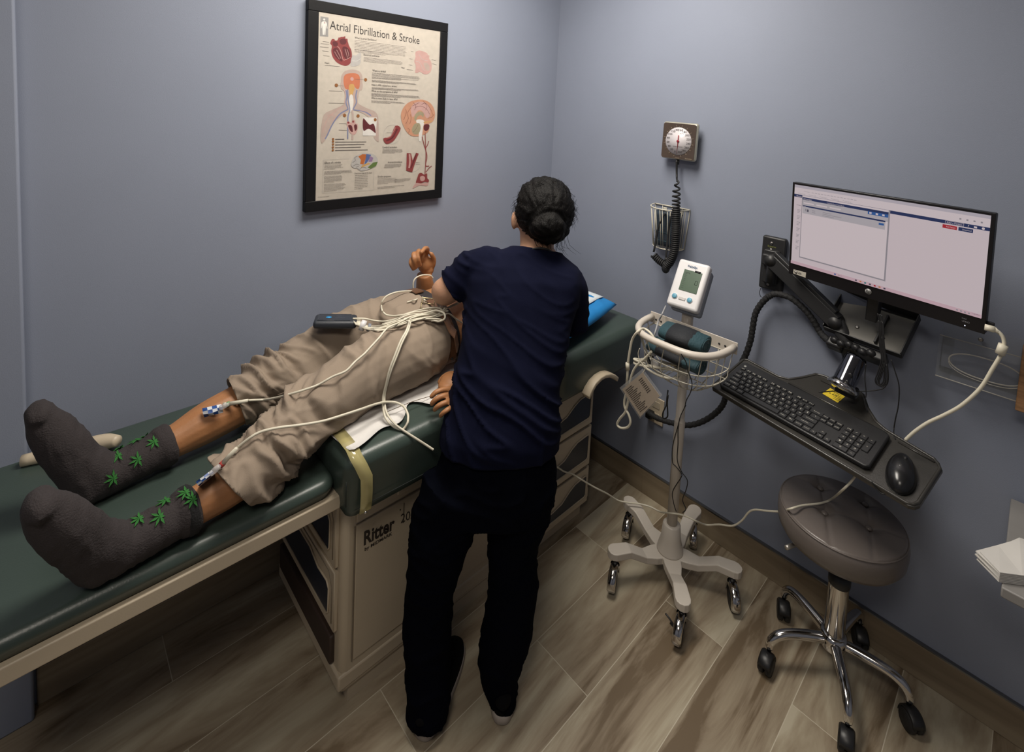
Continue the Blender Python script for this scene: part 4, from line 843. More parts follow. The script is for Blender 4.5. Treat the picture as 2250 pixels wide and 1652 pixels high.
for i in range(3): put(xn+U*i,-.0543,U,U*.8,'<v>'[i])
put(xn+U,-.0395,U,U*.8,'^')
xp = xn+U*3.35
for j,r_ in enumerate((('nl','/','*','-'),('7','8','9'),('4','5','6'),('1','2','3'),('0','.'))):
    v = .0205-.0187*j
    if j < 4:
        for i,s_ in enumerate(r_): put(xp+U*i, v, U, U, s_)
    else: put(xp+U*.5, v, 2*U, U, '0'); put(xp+2*U, v, U, U, '.')
put(xp+3*U,-.0075,U,2*U,'+')
b = MB(MK); b.lathe([(.0045,0),(.0045,.0006)],(-kw/2+.018,.064,-.006),(0,0,1),16); b.build('key_emblem', mat('grey_emblem',(.30,.30,.28),.4), K)
# ---------------------------------------------------------------- mouse
m_c = Vector((.278,-.030,0))
T = thing('computer_mouse', 'black computer mouse at the right end of the keyboard tray', 'mouse', MK @ Vector((.278,-.030,-.022)))
b = MB(MK); secs = []; rm_ = math.radians(14)
for i in range(11):
    th = math.pi/2*i/10; z = -.022+.037*math.sin(th); k = max(math.cos(th)**.75,.02)
    secs.append([Vector((m_c.x+math.cos(rm_)*(.0325*k*math.cos(a)*(1-.10*math.sin(a)))-math.sin(rm_)*(.064*k*math.sin(a)), m_c.y+.002+math.sin(rm_)*(.0325*k*math.cos(a))+math.cos(rm_)*(.064*k*math.sin(a)), z)) for a in [2*math.pi*j/32 for j in range(32)]])
b.loft(secs); b.build('mouse_shell', mat('mouse_black',(.010,.010,.011),.25), T)
b = MB(MK); b.lathe([(.006,-.0025),(.006,.0025)],(m_c.x,m_c.y+.030,.009),(1,0,0),16); b.build('scroll_wheel', M_rubber, T)
b = MB(MK); b.ball((m_c.x,m_c.y-.002,.0142),(.0045,.0045,.0014)); b.build('emblem', mat('dim_emblem',(.04,.04,.04),.3), T)
# ---------------------------------------------------------------- monitor
MM = frame_m((1.4476,-.1865,1.3367),-.205,-.0787)
T = thing('computer_monitor', 'black widescreen monitor showing browser windows, held by the wall arm', 'monitor', (0,0,0), MM)
b = MB(MM); b.box((0,0,-.010),(.502,.312,.016),bev=.003); b.box((0,-.005,-.028),(.36,.22,.026),bev=.010); b.build('monitor_shell', M_blackp, T)
b = MB(MM); b.box((0,0,-.0018),(.502,.312,.0035),bev=.0012); bz = b.build('bezel', mat('bezel_black',(.009,.008,.009),.3), T)
s0,s1,t0,t1 = -.2435,.2425,-.1165,.1495
E_ = .56
scm = []
def sc(name, c, e=1.0):
    m = bpy.data.materials.new('screen_'+name); m.use_nodes = True; nt = m.node_tree; p = nt.nodes['Principled BSDF']
    tc = nt.nodes.new('ShaderNodeTexCoord'); nz = nt.nodes.new('ShaderNodeTexNoise'); nz.inputs['Scale'].default_value = 900; nt.links.new(tc.outputs['Object'], nz.inputs['Vector'])
    mr = nt.nodes.new('ShaderNodeMapRange'); mr.inputs[3].default_value = E_*e*.97; mr.inputs[4].default_value = E_*e*1.03; nt.links.new(nz.outputs['Fac'], mr.inputs[0]); nt.links.new(mr.outputs[0], p.inputs['Emission Strength'])
    p.inputs['Base Color'].default_value = (.01,.01,.01,1); p.inputs['Roughness'].default_value = .35; p.inputs['Emission Color'].default_value = (*rgb(*c),1); scm.append(m); return len(scm)-1
k_bg = sc('background',(232,215,220)); k_tab = sc('tab_bar',(205,195,205)); k_nav = sc('navy',(36,52,100)); k_blu = sc('blue',(50,100,170)); k_wht = sc('white',(238,222,226)); k_gry = sc('grey',(200,192,198)); k_ink = sc('ink',(90,85,100)); k_red = sc('red',(190,40,55)); k_pnk = sc('taskbar_pink',(225,190,200)); k_dgr = sc('shadow_grey',(165,158,165)); k_tl = sc('teal',(60,140,140)); k_or = sc('orange',(210,140,90))
b = MB(MM); lay = [0]
def q4(pts, m):
    lay[0] += 1; z = .0002+.00004*lay[0]
    b.add([(p[0],p[1],z) for p in pts],[tuple(range(len(pts)))],m)
def rect(x0,y0,x1,y1,m): q4([(x0,y0),(x1,y0),(x1,y1),(x0,y1)],m)
def st(s_, pts, h, m=None):
    lay[0] += 1; z = .0002+.00004*lay[0]; b.text(s_,(pts[0][0],pts[0][1],z),(pts[1][0],pts[1][1],z),(0,1,0),h=h,mat=k_ink if m is None else m)
rect(s0,t0,s1,t1,k_bg); rect(s0,t1-.009,s1,t1,k_tab); rect(s0,t1-.031,s1,t1-.009,k_wht)
rect(s0,t1-.040,s1,t1-.031,k_nav)
for i in range(5): st(('Home','Search','Messages','Reports','Forms')[i],[(s0+.012+.034*i,t1-.0285),(s0+.035+.034*i,t1-.0285)],.0045,k_dgr)
st('https://app.devicemanager.com/inbox' if 0 else 'manager',[(s0+.03,t1-.019),(s0+.05,t1-.019)],.004,k_dgr)
for i in range(14): rect(s0+.055+.0095*i,t1-.0190,s0+.055+.0095*i+.0070,t1-.0178,k_dgr)
st('Board',[(s0+.008,t1-.0378),(s0+.028,t1-.0378)],.005,k_wht)
for i in range(4): rect(s1-.060+.014*i,t1-.023,s1-.056+.014*i,t1-.019,k_dgr)
rect(s1-.088,t1-.0392,s1-.050,t1-.0318,k_wht); rect(s1-.0875,t1-.0387,s1-.0505,t1-.0323,k_nav); st('Add a Patient',[(s1-.085,t1-.0372),(s1-.053,t1-.0372)],.005,k_wht)
st('?',[(s1-.042,t1-.0378),(s1-.0395,t1-.0378)],.007,k_wht); rect(s1-.030,t1-.038,s1-.024,t1-.0335,k_wht); 
for i in range(1): q4([(s1-.012+.003*math.cos(a),t1-.0357+.003*math.sin(a)) for a in [k*math.pi/8 for k in range(16)]],k_wht)
rect(s1-.093,t1-.052,s1-.063,t1-.0425,k_red); st('Add Patient',[(s1-.086,t1-.0490),(s1-.066,t1-.0490)],.005,k_wht); rect(s1-.060,t1-.052,s1-.031,t1-.0425,k_nav); st('Download',[(s1-.052,t1-.0490),(s1-.034,t1-.0490)],.005,k_wht)
for i in range(7):
    for j in range(3): rect(s0+.013,t1-.082-.0205*i-.0045*j,s0+.013+.011-.002*j,t1-.0805-.0205*i-.0045*j,k_dgr)
st('All Patients',[(s0+.010,t1-.067),(s0+.026,t1-.067)],.004)
rect(s0,t0,s1,t0+.010,k_pnk)
for i,m in enumerate((k_ink,k_or,k_tl,k_ink,k_red,k_or,k_ink)): rect(-.048+.0125*i,t0+.003,-.043+.0125*i,t0+.0075,m)
rect(-.107,t0+.003,-.102,t0+.0075,k_blu); st('Search',[(-.096,t0+.004),(-.084,t0+.004)],.004)
for i in range(4): rect(s1-.050+.008*i,t0+.003,s1-.046+.008*i,t0+.0065,k_dgr)
st('1:28 PM',[(s1-.018,t0+.006),(s1-.004,t0+.006)],.0035); 
# the pop-up window
wx0,wx1,wy0,wy1 = -.2145,.0265,-.0855,.1185
rect(wx0-.002,wy0-.004,wx1+.004,wy1,k_dgr); rect(wx0,wy0,wx1,wy1,k_wht); rect(wx0,wy1-.0135,wx1,wy1-.0055,k_nav); st('IQmanager',[(wx0+.003,wy1-.0122),(wx0+.030,wy1-.0122)],.0058,k_wht)
rect(wx0,wy1-.034,wx1,wy1-.0135,k_gry); rect(wx1-.052,wy1-.0215,wx1,wy1-.0125,k_blu)
for i in range(3): rect(wx1-.048+.0165*i,wy1-.0195,wx1-.042+.0165*i,wy1-.0145,k_wht)
st('Interpreting Physician Search Results',[(wx0+.075,wy1-.0120),(wx0+.125,wy1-.0120)],.0042,k_wht)
for i in range(3): rect(wx0+.004+.040*i,wy1-.0255,wx0+.036+.040*i,wy1-.0215,k_wht)
rect(wx0+.002,wy1-.036,wx1-.006,wy1-.0315,k_nav); st('Inbox',[(wx0+.004,wy1-.0353),(wx0+.012,wy1-.0353)],.004,k_wht); rect(wx0+.002,wy1-.058,wx1-.006,wy1-.036,k_gry)
rect(wx0+.010,wy1-.050,wx0+.014,wy1-.042,k_dgr); rect(wx0+.016,wy1-.051,wx0+.021,wy1-.043,k_ink)
st('Name',[(wx0+.032,wy1-.045),(wx0+.041,wy1-.045)],.0038); st('Cardio',[(wx0+.032,wy1-.051),(wx0+.042,wy1-.051)],.0038)
for i,w in enumerate((.026,.055,.034)): rect(wx0+.064,wy1-.044-.005*i,wx0+.064+w,wy1-.0425-.005*i,k_dgr)
rect(wx1-.022,wy1-.0465,wx1-.009,wy1-.0405,k_blu)
b.build('screen', scm, T, norm=False)
# bezel marks
b = MB(MM); b.lathe([(.0085,0),(.0085,.0006)],(-.012,-.1355,0),(0,0,1),24,mat=0); b.build('round_emblem', mat('emblem_silver',(.34,.34,.33),.35), T)
b = MB(MM); b.text('hp',(-.0178,-.1385,.0009),(-.0062,-.1385,.0009),(.18,1,0),h=.0145); b.build('emblem_letters', M_blackp, T)
b = MB(MM); sq = [(-0.2343,-0.1362),(-0.1932,-0.1346),(-0.1941,-0.1526),(-0.235,-0.1507)]; b.add([(p[0],p[1],.0004) for p in sq],[(0,1,2,3)],0)
b.lathe([(.0052,.0004),(.0052,.0008)],(sq[0][0]+.0085,(sq[0][1]+sq[3][1])/2,0),(0,0,1),20,mat=1); b.lathe([(.0036,.0006),(.0036,.0011)],(sq[0][0]+.0085,(sq[0][1]+sq[3][1])/2,0),(0,0,1),20,mat=2)
b.box((sq[0][0]+.021,sq[0][1]-.006,.0006),(.010,.0012,.0003),mat=1); b.box((sq[0][0]+.021,sq[0][1]-.0095,.0006),(.011,.002,.0003),mat=1)
b.build('asset_sticker', [mat('sticker_cream',(.50,.47,.40),.5),mat('sticker_ink',(.06,.055,.06),.5),mat('sticker_pale',(.36,.34,.31),.5)], T)
b = MB(MM); b.text('Intel',(.205,-.1315,.0006),(.214,-.1315,.0006),(0,1,0),h=.005); b.text('vPRO',(.205,-.1395,.0006),(.221,-.1395,.0006),(0,1,0),h=.006); b.build('badge_letters', mat('badge_grey',(.22,.22,.24),.5), T)
b = MB(MM); b.ball((.212,-.148,.0006),(.0014,.0014,.0006)); b.build('power_light', mat('power_led',(.7,.75,.9),.4,emit=1.5), T)
b = MB(MM); b.box((.258,-.131,-.012),(.014,.016,.007),bev=.0015); b.build('plug_socket', M_blackp, T)
# ---------------------------------------------------------------- cables of the workstation
b = MB(); b.tube([(1.697,-0.29,1.219),(1.715,-0.29,1.219)],.0078,8); b.tube([(1.713,-0.29,1.221),(1.724,-0.29,1.213)],[.0055,.004],8)
b.tube([(1.713,-0.29,1.221),(1.725,-0.29,1.213),(1.732,-0.29,1.201),(1.734,-0.29,1.18),(1.729,-0.29,1.156),(1.719,-0.29,1.121),(1.707,-0.29,1.078),(1.693,-0.29,1.045),(1.671,-0.29,1.005),(1.644,-0.29,0.969),(1.615,-0.29,0.934),(1.591,-0.29,0.897),(1.574,-0.29,0.864)],.0042,8,sm=6)
b.tube([(1.733,-0.295,1.19),(1.729,-0.295,1.166)],.0095,12)
tag(b.build('white_usb_cable', M_cable), 'cream cable with a ferrite lump plugged into the right edge of the monitor', 'cable')
b = MB()
for i,(dx,dy) in enumerate(((0,0),(4,2),(-4,1),(7,0))):
    b.tube([Vector(p)+Vector((dx*.0009,0,dy*.001)) for p in [(1.47,-0.175,1.144),(1.478,-0.175,1.106),(1.482,-0.175,1.053),(1.49,-0.175,1.014),(1.485,-0.175,0.971),(1.481,-0.175,0.944),(1.489,-0.175,0.934),(1.5,-0.175,0.95),(1.499,-0.175,0.984),(1.489,-0.175,1.028),(1.48,-0.175,1.079),(1.474,-0.175,1.125)]],.0016,6,sm=5)
b.tube([(1.503,-0.2,1.014),(1.509,-0.2,0.976),(1.505,-0.2,0.947),(1.486,-0.2,0.929),(1.449,-0.2,0.908)]+[(1.402,-0.19,0.885),(1.359,-0.258,0.885)],.0016,6,sm=5)
tag(b.build('bundled_cable', M_rubber), 'bundle of thin black cables hanging behind the monitor to the keyboard tray', 'cable')
b = MB(); b.tube([(1.508,-0.17,1.02),(1.522,-0.17,0.985),(1.533,-0.17,0.95),(1.536,-0.17,0.896),(1.533,-0.17,0.854),(1.532,-0.17,0.819)]+[(1.544,-0.24,0.835),(1.552,-0.24,0.819),(1.556,-0.24,0.798)],.0017,6,sm=6)
tag(b.build('mouse_cable', M_rubber), 'thin black mouse cable dropping behind the keyboard tray to the mouse', 'cable')
b = MB(); b.tube([(1.459,-0.22,1.003),(1.46,-0.22,0.961),(1.467,-0.22,0.917),(1.466,-0.22,0.889),(1.475,-0.22,0.865)],.0016,6,sm=6); b.tube([(1.532,-0.42,0.787),(1.542,-0.42,0.775),(1.554,-0.42,0.769),(1.562,-0.42,0.773),(1.563,-0.42,0.782)],.0016,6,sm=5); b.tube([(1.567,-0.42,0.782),(1.572,-0.42,0.773),(1.576,-0.42,0.77)],.0016,6,sm=3)
tag(b.build('loose_cable', M_rubber), 'stray thin black cable behind and under the keyboard tray', 'cable')
b = MB()
def braid(pts, r):
    pp = spline(pts, 10); k = len(pp); b.tube(pp, [r*(1+.10*math.sin(i*1.9)) for i in range(k)], 12)
braid([(1.124,-0.045,1.06),(1.099,-0.045,1.021),(1.083,-0.045,0.978),(1.078,-0.045,0.925),(1.075,-0.045,0.88),(1.064,-0.045,0.823),(1.048,-0.045,0.772),(1.026,-0.045,0.7),(1.003,-0.045,0.626),(0.993,-0.045,0.585),(0.968,-0.045,0.539),(0.923,-0.045,0.484),(0.868,-0.045,0.439),(0.8,-0.045,0.412),(0.737,-0.045,0.398),(0.693,-0.045,0.398),(0.67,-0.045,0.407)], .0105)
braid([(1.127,-0.06,1.061),(1.151,-0.06,1.079),(1.199,-0.06,1.08),(1.244,-0.06,1.055),(1.273,-0.06,1.027),(1.299,-0.06,0.992)]+[(1.33,-0.09,0.986),(1.359,-0.09,0.982)], .0105)
tag(b.build('cable_sleeve', mat('black_braided_sleeve',(.010,.010,.011),.75,bump=.6,bscale=220)), 'thick black braided cable sleeve looping along the wall below the arm', 'cable sleeve')
b = MB(); b.tube([(1.089,-0.03,1.076),(1.086,-0.03,1.058),(1.092,-0.03,1.043),(1.112,-0.03,1.044)],.0012,6,sm=4); tag(b.build('cable_tie', M_blackp), 'thin black tie holding the sleeve under the wall plate', 'cable tie')
OX, OZ = .694,.400
T = thing('wall_outlet', 'cream wall outlet plate low on the wall behind the stand basket card', 'outlet', (OX,0,OZ))
b = MB(); b.box((OX,-.003,OZ),(.072,.006,.116),bev=.002); b.build('outlet_plate', M_beige, T)
for z in (-.026,.026):
    b = MB(); b.box((OX,-.0065,OZ+z),(.034,.003,.030),bev=.001); b.build('socket', mat('socket_cream',(.42,.36,.27),.4), T)
b = MB(); b.box((OX-.018,-.022,OZ-.02),(.03,.035,.03),bev=.006); tag(b.build('black_plug', M_blackp), 'black plug pushed into the low wall outlet', 'plug')
# long white lead from the table side over the stand base to the tray
b = MB(); b.tube([(0.6,-0.733,0.494),(0.6,-0.621,0.411),(0.6,-0.537,0.337),(0.6,-0.498,0.302)]+[(0.629,-0.482,0.3),(0.663,-0.478,0.3),(0.672,-0.431,0.26),(0.696,-0.403,0.24),(0.705,-0.352,0.2)]+[(0.718,-0.296,0.152),(0.753,-0.272,0.152),(0.784,-0.245,0.152),(0.819,-0.225,0.152),(0.863,-0.225,0.16)]+[(0.949,-0.324,0.265),(0.983,-0.324,0.284),(1.017,-0.324,0.296)]+[(1.044,-0.31,0.29)]+[(1.054,-0.25,0.249),(1.098,-0.25,0.28),(1.143,-0.25,0.306),(1.171,-0.25,0.344),(1.19,-0.25,0.386),(1.21,-0.25,0.408),(1.251,-0.25,0.43)]+[(1.289,-0.26,0.459)]+[(1.335,-0.348,0.545),(1.357,-0.3,0.545),(1.387,-0.255,0.546),(1.408,-0.224,0.555)]+[(1.46,-0.36,0.687),(1.477,-0.36,0.721),(1.487,-0.36,0.747)],.0030,8,sm=6)
tag(b.build('long_white_lead', M_cable), 'long cream lead sagging from the exam table across the stand to the stool', 'cable')
# ---------------------------------------------------------------- stool
HX, HY = 1.448, -.205; SZ = .530; SR = .166; SCX, SCY = 1.438,-.222
T = thing('rolling_stool', 'round grey tufted vinyl stool with a chrome five-leg rolling base', 'stool', (HX,HY,0))
TU = [p[:2] for p in [(1.362,-0.147,0.522),(1.403,-0.253,0.522),(1.476,-0.112,0.522),(1.506,-0.214,0.522)]]
def ldist(x,y,a,b_):
    d = math.hypot(b_[0]-a[0],b_[1]-a[1]); return ((x-a[0])*(b_[1]-a[1])-(y-a[1])*(b_[0]-a[0]))/d
b = MB(); rings = []; nS = 160
prof = [(.0,-.085),(.80,-.085),(.92,-.080),(.985,-.062),(1.0,-.040),(1.0,-.022),(.985,-.010),(.955,-.001)]
def top_z(x,y,rr):
    z = .010*(1-rr**2)
    for tx,ty in TU:
        d2 = math.hypot(x-tx,y-ty); z -= .016*math.exp(-(d2/.022)**2)
    # tuft creases
    u = abs((x-SCX)); v = abs((y-SCY))
    for q in (ldist(x,y,TU[0],TU[1]),ldist(x,y,TU[2],TU[3])): z -= .0040*math.exp(-(q/.005)**2)
    for q in (ldist(x,y,TU[0],TU[2]),ldist(x,y,TU[1],TU[3])): z -= .0016*math.exp(-(q/.007)**2)
    return z
for r_,z in prof: rings.append([Vector((SCX+SR*r_*math.cos(2*math.pi*k/nS),SCY+SR*r_*math.sin(2*math.pi*k/nS),SZ+z)) for k in range(nS)])
for i in range(56):
    rr = .94*(1-i/55.5)
    rings.append([Vector((SCX+SR*rr*math.cos(2*math.pi*k/nS),SCY+SR*rr*math.sin(2*math.pi*k/nS),SZ+top_z(SCX+SR*rr*math.cos(2*math.pi*k/nS),SCY+SR*rr*math.sin(2*math.pi*k/nS),rr))) for k in range(nS)])
b.loft(rings); seat = b.build('seat', mat('grey_brown_vinyl',(.135,.115,.105),.33,bump=.08,bscale=240,spec=.55,var=.03), T)
b = MB(); b.tube([(SCX+SR*.972*math.cos(a),SCY+SR*.972*math.sin(a),SZ-.004) for a in [2*math.pi*k/64 for k in range(64)]],.0022,6,closed=True); b.build('seam_welt', MATS['grey_brown_vinyl'], seat)
for tx,ty in TU:
    b = MB(); b.ball((tx,ty,SZ-.006),(.0095,.0095,.006)); b.build('tuft_button', MATS['grey_brown_vinyl'], seat)
b = MB(); b.lathe([(.05,-.010),(.07,0)],(HX,HY,SZ-.085),(0,0,1),24); b.lathe([(.0135,.30),(.0135,.45)],(HX,HY,0),(0,0,1),20,mat=1); b.build('seat_plate', [M_black,M_chrome], T)
b = MB(); b.lathe([(.026,.12),(.0275,.125),(.0275,.305),(.0275,.312),(.020,.315)],(HX,HY,0),(0,0,1),28); b.build('gas_column', M_chrome, T)
b = MB(); b.lathe([(.0280,.300),(.0295,.304),(.0295,.334),(.014,.340)],(HX,HY,0),(0,0,1),28); b.build('column_collar', M_black, T)
b = MB(); b.lathe([(.030,.092),(.036,.100),(.036,.136),(.028,.142)],(HX,HY,0),(0,0,1),28); b.build('hub', M_chrome, T)
b = MB(); b.tube([(HX,HY,SZ-.10),(HX-.05,HY-.045,SZ-.105)]+[(1.358,-0.251,0.4),(1.328,-0.32,0.4)],[.0045,.0045,.006,.0065],10,sm=4); b.build('height_lever', mat('lever_metal',(.45,.42,.38),.35,metal=.7), T)
for k in range(5):
    a = math.radians(80+72*k); d = Vector((math.cos(a),math.sin(a),0)); H = Vector((HX,HY,0)); b = MB()
    b.tube([H+d*.020+Vector((0,0,.118)),H+d*.07+Vector((0,0,.121)),H+d*.13+Vector((0,0,.120)),H+d*.165+Vector((0,0,.110)),H+d*.184+Vector((0,0,.090)),H+d*.188+Vector((0,0,.070))],[.0145,.0145,.0135,.013,.0125,.011],16,sm=5)
    b.build('leg', M_chrome, T)
    # twin-wheel black caster
    cdir = math.radians((-62,-66,-88,-78,-45)[k]); q = H+d*.188; dd = Vector((math.cos(cdir),math.sin(cdir),0)); p = Vector((-dd.y,dd.x,0)); r = .027; wc = q+dd*.015+Vector((0,0,r))
    b = MB(); b.lathe([(.006,.05),(.006,.072),(.010,.074)],q,(0,0,1),12); cs = b.build('caster', M_blackp, T)
    for s_ in (-1,1):
        w = MB(); w.lathe([(.010,0),(r*.94,0),(r,.003),(r,.012),(r*.92,.0155),(.006,.0165)],wc+p*(.003*s_),p*s_,28); w.build('wheel', M_rubber, cs)
    b = MB(); secs = []
    for j in range(11):
        t = math.radians(-5+j*17); u = -dd*math.cos(t)+Vector((0,0,1))*math.sin(t); secs.append([wc+u*(r+.002)+p*.0185, wc+u*(r+.0055)+p*.014, wc+u*(r+.0065), wc+u*(r+.0055)-p*.014, wc+u*(r+.002)-p*.0185, wc+u*(r-.002)])
    b.loft(secs); b.build('hood', M_blackp, cs)
# ---------------------------------------------------------------- clear rack, boxes, shelf with papers
AX0,AX1,AZ0,AZ1,AD = 1.600,1.80,.985,1.105,.085
T = thing('acrylic_holder', 'clear acrylic holder with an oval opening on the wall below the monitor', 'holder', ((AX0+AX1)/2,0,AZ0))
b = MB(); 
for c,d in ((((AX0+AX1)/2,-.002,1.05),(.20,.003,.16)),(((AX0+AX1)/2,-AD,(AZ0+AZ1)/2-.045),(.20,.003,.03)),(((AX0+AX1)/2,-AD,AZ1-.012),(.20,.003,.024)),((AX0+.016,-AD,(AZ0+AZ1)/2),(.032,.003,AZ1-AZ0)),((AX1-.016,-AD,(AZ0+AZ1)/2),(.032,.003,AZ1-AZ0)),((AX0,-AD/2,(AZ0+AZ1)/2),(.003,AD,AZ1-AZ0)),((AX1,-AD/2,(AZ0+AZ1)/2),(.003,AD,AZ1-AZ0)),(((AX0+AX1)/2,-AD/2,AZ0),(.20,AD,.003))): b.box(c,d,bev=.0008)
b.build('rack', mat('clear_acrylic',(.5,.53,.57),.06,var=0,alpha=.06,spec=.8), T)
b = MB(); ov = [((AX0+AX1)/2+.075*math.copysign(abs(math.cos(a))**.8,math.cos(a)),-AD-.002,(AZ0+AZ1)/2+.030*math.sin(a)) for a in [2*math.pi*k/48 for k in range(48)]]
b.tube(ov,.0020,6,closed=True); b.tube([(x,y-.0,z-.007) for x,y,z in ov[24:]],.0012,6); b.tube([(AX0,-AD,AZ1),(AX1,-AD,AZ1)],.0016,6); b.tube([(AX0,-AD,AZ0),(AX1,-AD,AZ0)],.0018,6)
b.build('polished_edge', mat('acrylic_edge',(.55,.53,.48),.15,alpha=.65), T)
b = MB(); b.lathe([(.006,0),(.005,.003),(.002,.003)],(1.681,-.004,1.098),(0,-1,0),14); b.build('screw', M_steel, T)
b = MB(); b.box((1.790,-.060,1.045),(.050,.10,.150),bev=.003); tag(b.build('wooden_box', mat('tan_wood',(.28,.15,.07),.5,var=.25,vscale=12,stretch=(2,2,14))), 'tan wooden box mounted at the right end of the acrylic holder', 'box')
b = MB(); b.box((1.95,-.21,.672),(.34,.40,.024),bev=.003); b.box((2.0,-.02,.60),(.2,.03,.12),bev=.003)
tag(b.build('wall_shelf', mat('shelf_grey',(.25,.24,.23),.5)), 'grey wall shelf under the folded white papers', 'shelf')
b = MB()
for i in range(7):
    z = .685+.0035*i; s_ = .004*math.sin(i*2.3)
    b.loft([[Vector((x,y,z+dz+(.016*(1-abs(2*t-1))**2 if i > 4 else .003*math.sin(t*7+i)))) for t,x,y,dz in ((0,1.735+s_,-.36,0),(.25,1.765+s_,-.31,0),(.5,1.80,-.255,0),(1,1.92,-.19,0),(1,1.92,-.19,.0025),(.5,1.80,-.255,.0025),(.25,1.765+s_,-.31,.0025),(0,1.735+s_,-.36,.0025))],[Vector((x,y,z+dz)) for x,y,dz in ((1.775,-.40,0),(1.81,-.37,0),(1.85,-.33,0),(1.95,-.26,0),(1.95,-.26,.0025),(1.85,-.33,.0025),(1.81,-.37,.0025),(1.775,-.40,.0025))]])
for f in b.bm.faces: f.smooth = False
tag(b.build('folded_papers', mat('white_folded_paper',(.62,.60,.57),.75,bump=.1,bscale=80)), 'stack of folded white papers jutting over the edge of the wall shelf', 'papers')
# ---------------------------------------------------------------- people: helpers
Fw = Vector((-.727,.686,0)).normalized(); Rr = Vector((.686,.727,0)).normalized(); UP = Vector((0,0,1))
def skin_mat(name, c, var=.10):
    m = mat(name, c, .5, bump=.12, bscale=140, var=var, vscale=14, spec=.4)
    m.node_tree.nodes['Principled BSDF'].inputs['Subsurface Weight'].default_value = .12
    m.node_tree.nodes['Principled BSDF'].inputs['Subsurface Radius'].default_value = (.012,.005,.003); return m
def ridge(p, s, off=0):
    """ridged noise 0..1"""
    return 1-abs(noise.noise(Vector((p.x*s[0]+off,p.y*s[1]+off,p.z*s[2]+off))))*2
def finger(mb, pts, r0=.0085, r1=.0065):
    n = len(pts); mb.tube(pts, [r0+(r1-r0)*i/(n-1) for i in range(n)], 10, sm=4); mb.ball(pts[-1], r1*1.02, seg=10); mb.ball(pts[0], r0*1.05, seg=10)
# ---------------------------------------------------------------- the patient
M_pskin = skin_mat('brown_skin', (.34,.155,.066)); M_khaki = mat('khaki_cotton', (.262,.208,.160), .85, bump=.12, bscale=500, var=.03, vscale=6, spec=.2)
PT = thing('person', 'person lying on the exam table in rolled khaki trousers, belt and patterned socks', 'person', (.34,-1.0,.83))
b = MB()
X_ = Vector((1,0,0)); Z_ = Vector((0,0,1))
for secs in (
    [((.34,-1.08,.905),.15,.080),((.34,-1.0,.912),.162,.090),((.34,-.93,.920),.165,.097),((.335,-.80,.925),.162,.100),((.325,-.65,.935),.178,.108),((.31,-.53,.940),.190,.098),((.30,-.46,.945),.165,.076),((.29,-.435,.945),.085,.062),((.285,-.405,.950),.060,.056),((.28,-.37,.960),.056,.056)],):
    b.loft([ring2(c,X_,Z_,rx,rz,2.3) for c,rx,rz in secs])
HD = Vector((.270,-.325,.975))
b.ball(HD,(.076,.100,.090)); b.ball(HD+Vector((0,-.055,.010)),(.058,.055,.070)); b.ball(HD+Vector((0,-.025,.096)),(.014,.022,.020)); b.ball(HD+Vector((0,-.075,.070)),(.032,.016,.018))
for s_ in (-1,1):
    b.ball(HD+Vector((.079*s_,-.005,0)),(.010,.030,.020)); b.ball(HD+Vector((.030*s_,.003,.070)),(.016,.012,.016))
b.ball(HD+Vector((0,.028,.074)),(.045,.014,.012))
# right arm, forearm raised beside the wall
b.tube([(.17,-.50,.935),(.125,-.52,.925),(.095,-.62,.895),(.075,-.75,.880),(.072,-.785,.885)],[.055,.052,.046,.042,.041],14,sm=4)
b.tube([(.070,-.775,.882)]+[(0.085,-0.807,0.873)]+[(0.1,-0.826,0.935)]+[(0.115,-0.843,0.988)]+[(0.12,-0.849,1.017)],[.043,.041,.0385,.033,.029],14,sm=4)
pc_ = Vector((0.118,-0.845,1.056)); b.ball(pc_,(.026,.032,.036)); b.ball(Vector((0.118,-0.832,1.031)),(.024,.026,.024)); b.ball(Vector((0.118,-0.864,1.085)),(.022,.030,.024))
finger(b, [(0.12,-0.885,1.075)]+[(0.148,-0.926,1.099)]+[(0.166,-0.943,1.089)]+[(0.166,-0.93,1.064)],.0088,.0070)
finger(b, [(0.122,-0.879,1.094)]+[(0.156,-0.924,1.121)]+[(0.178,-0.937,1.107)]+[(0.172,-0.922,1.071)],.0095,.0075)
finger(b, [(0.124,-0.866,1.105)]+[(0.16,-0.905,1.13)]+[(0.184,-0.922,1.112)]+[(0.178,-0.908,1.08)],.0098,.0078)
finger(b, [(0.124,-0.845,1.102)]+[(0.146,-0.856,1.126)]+[(0.172,-0.886,1.139)]+[(0.19,-0.912,1.133)],.0100,.0078)
finger(b, [(0.12,-0.824,1.027)]+[(0.134,-0.819,1.052)]+[(0.142,-0.822,1.079)]+[(0.148,-0.838,1.103)],.0118,.0088)
# left arm along the body, hand on the pad edge
b.tube([(.50,-.50,.935),(.545,-.52,.925),(.595,-.64,.895),(.615,-.78,.875),(.61,-.80,.872),(.60,-.92,.868),(.595,-1.03,.860)],[.055,.052,.046,.042,.043,.038,.028],14,sm=4)
b.ball((.592,-1.055,.860),(.034,.036,.018)); b.ball((.600,-1.075,.855),(.030,.030,.016))
finger(b, [(0.632,-1.088,0.862),(0.628,-1.11,0.868),(0.625,-1.135,0.868),(0.621,-1.147,0.858)],.0092,.0072)
finger(b, [(0.653,-1.101,0.86),(0.653,-1.13,0.868),(0.648,-1.151,0.864),(0.64,-1.159,0.85)],.0092,.0072)
finger(b, [(0.672,-1.111,0.856),(0.675,-1.139,0.862),(0.669,-1.158,0.857),(0.659,-1.162,0.843)],.0088,.0068)
finger(b, [(0.691,-1.118,0.852),(0.698,-1.146,0.856),(0.693,-1.159,0.848),(0.684,-1.16,0.836)],.0080,.0062)
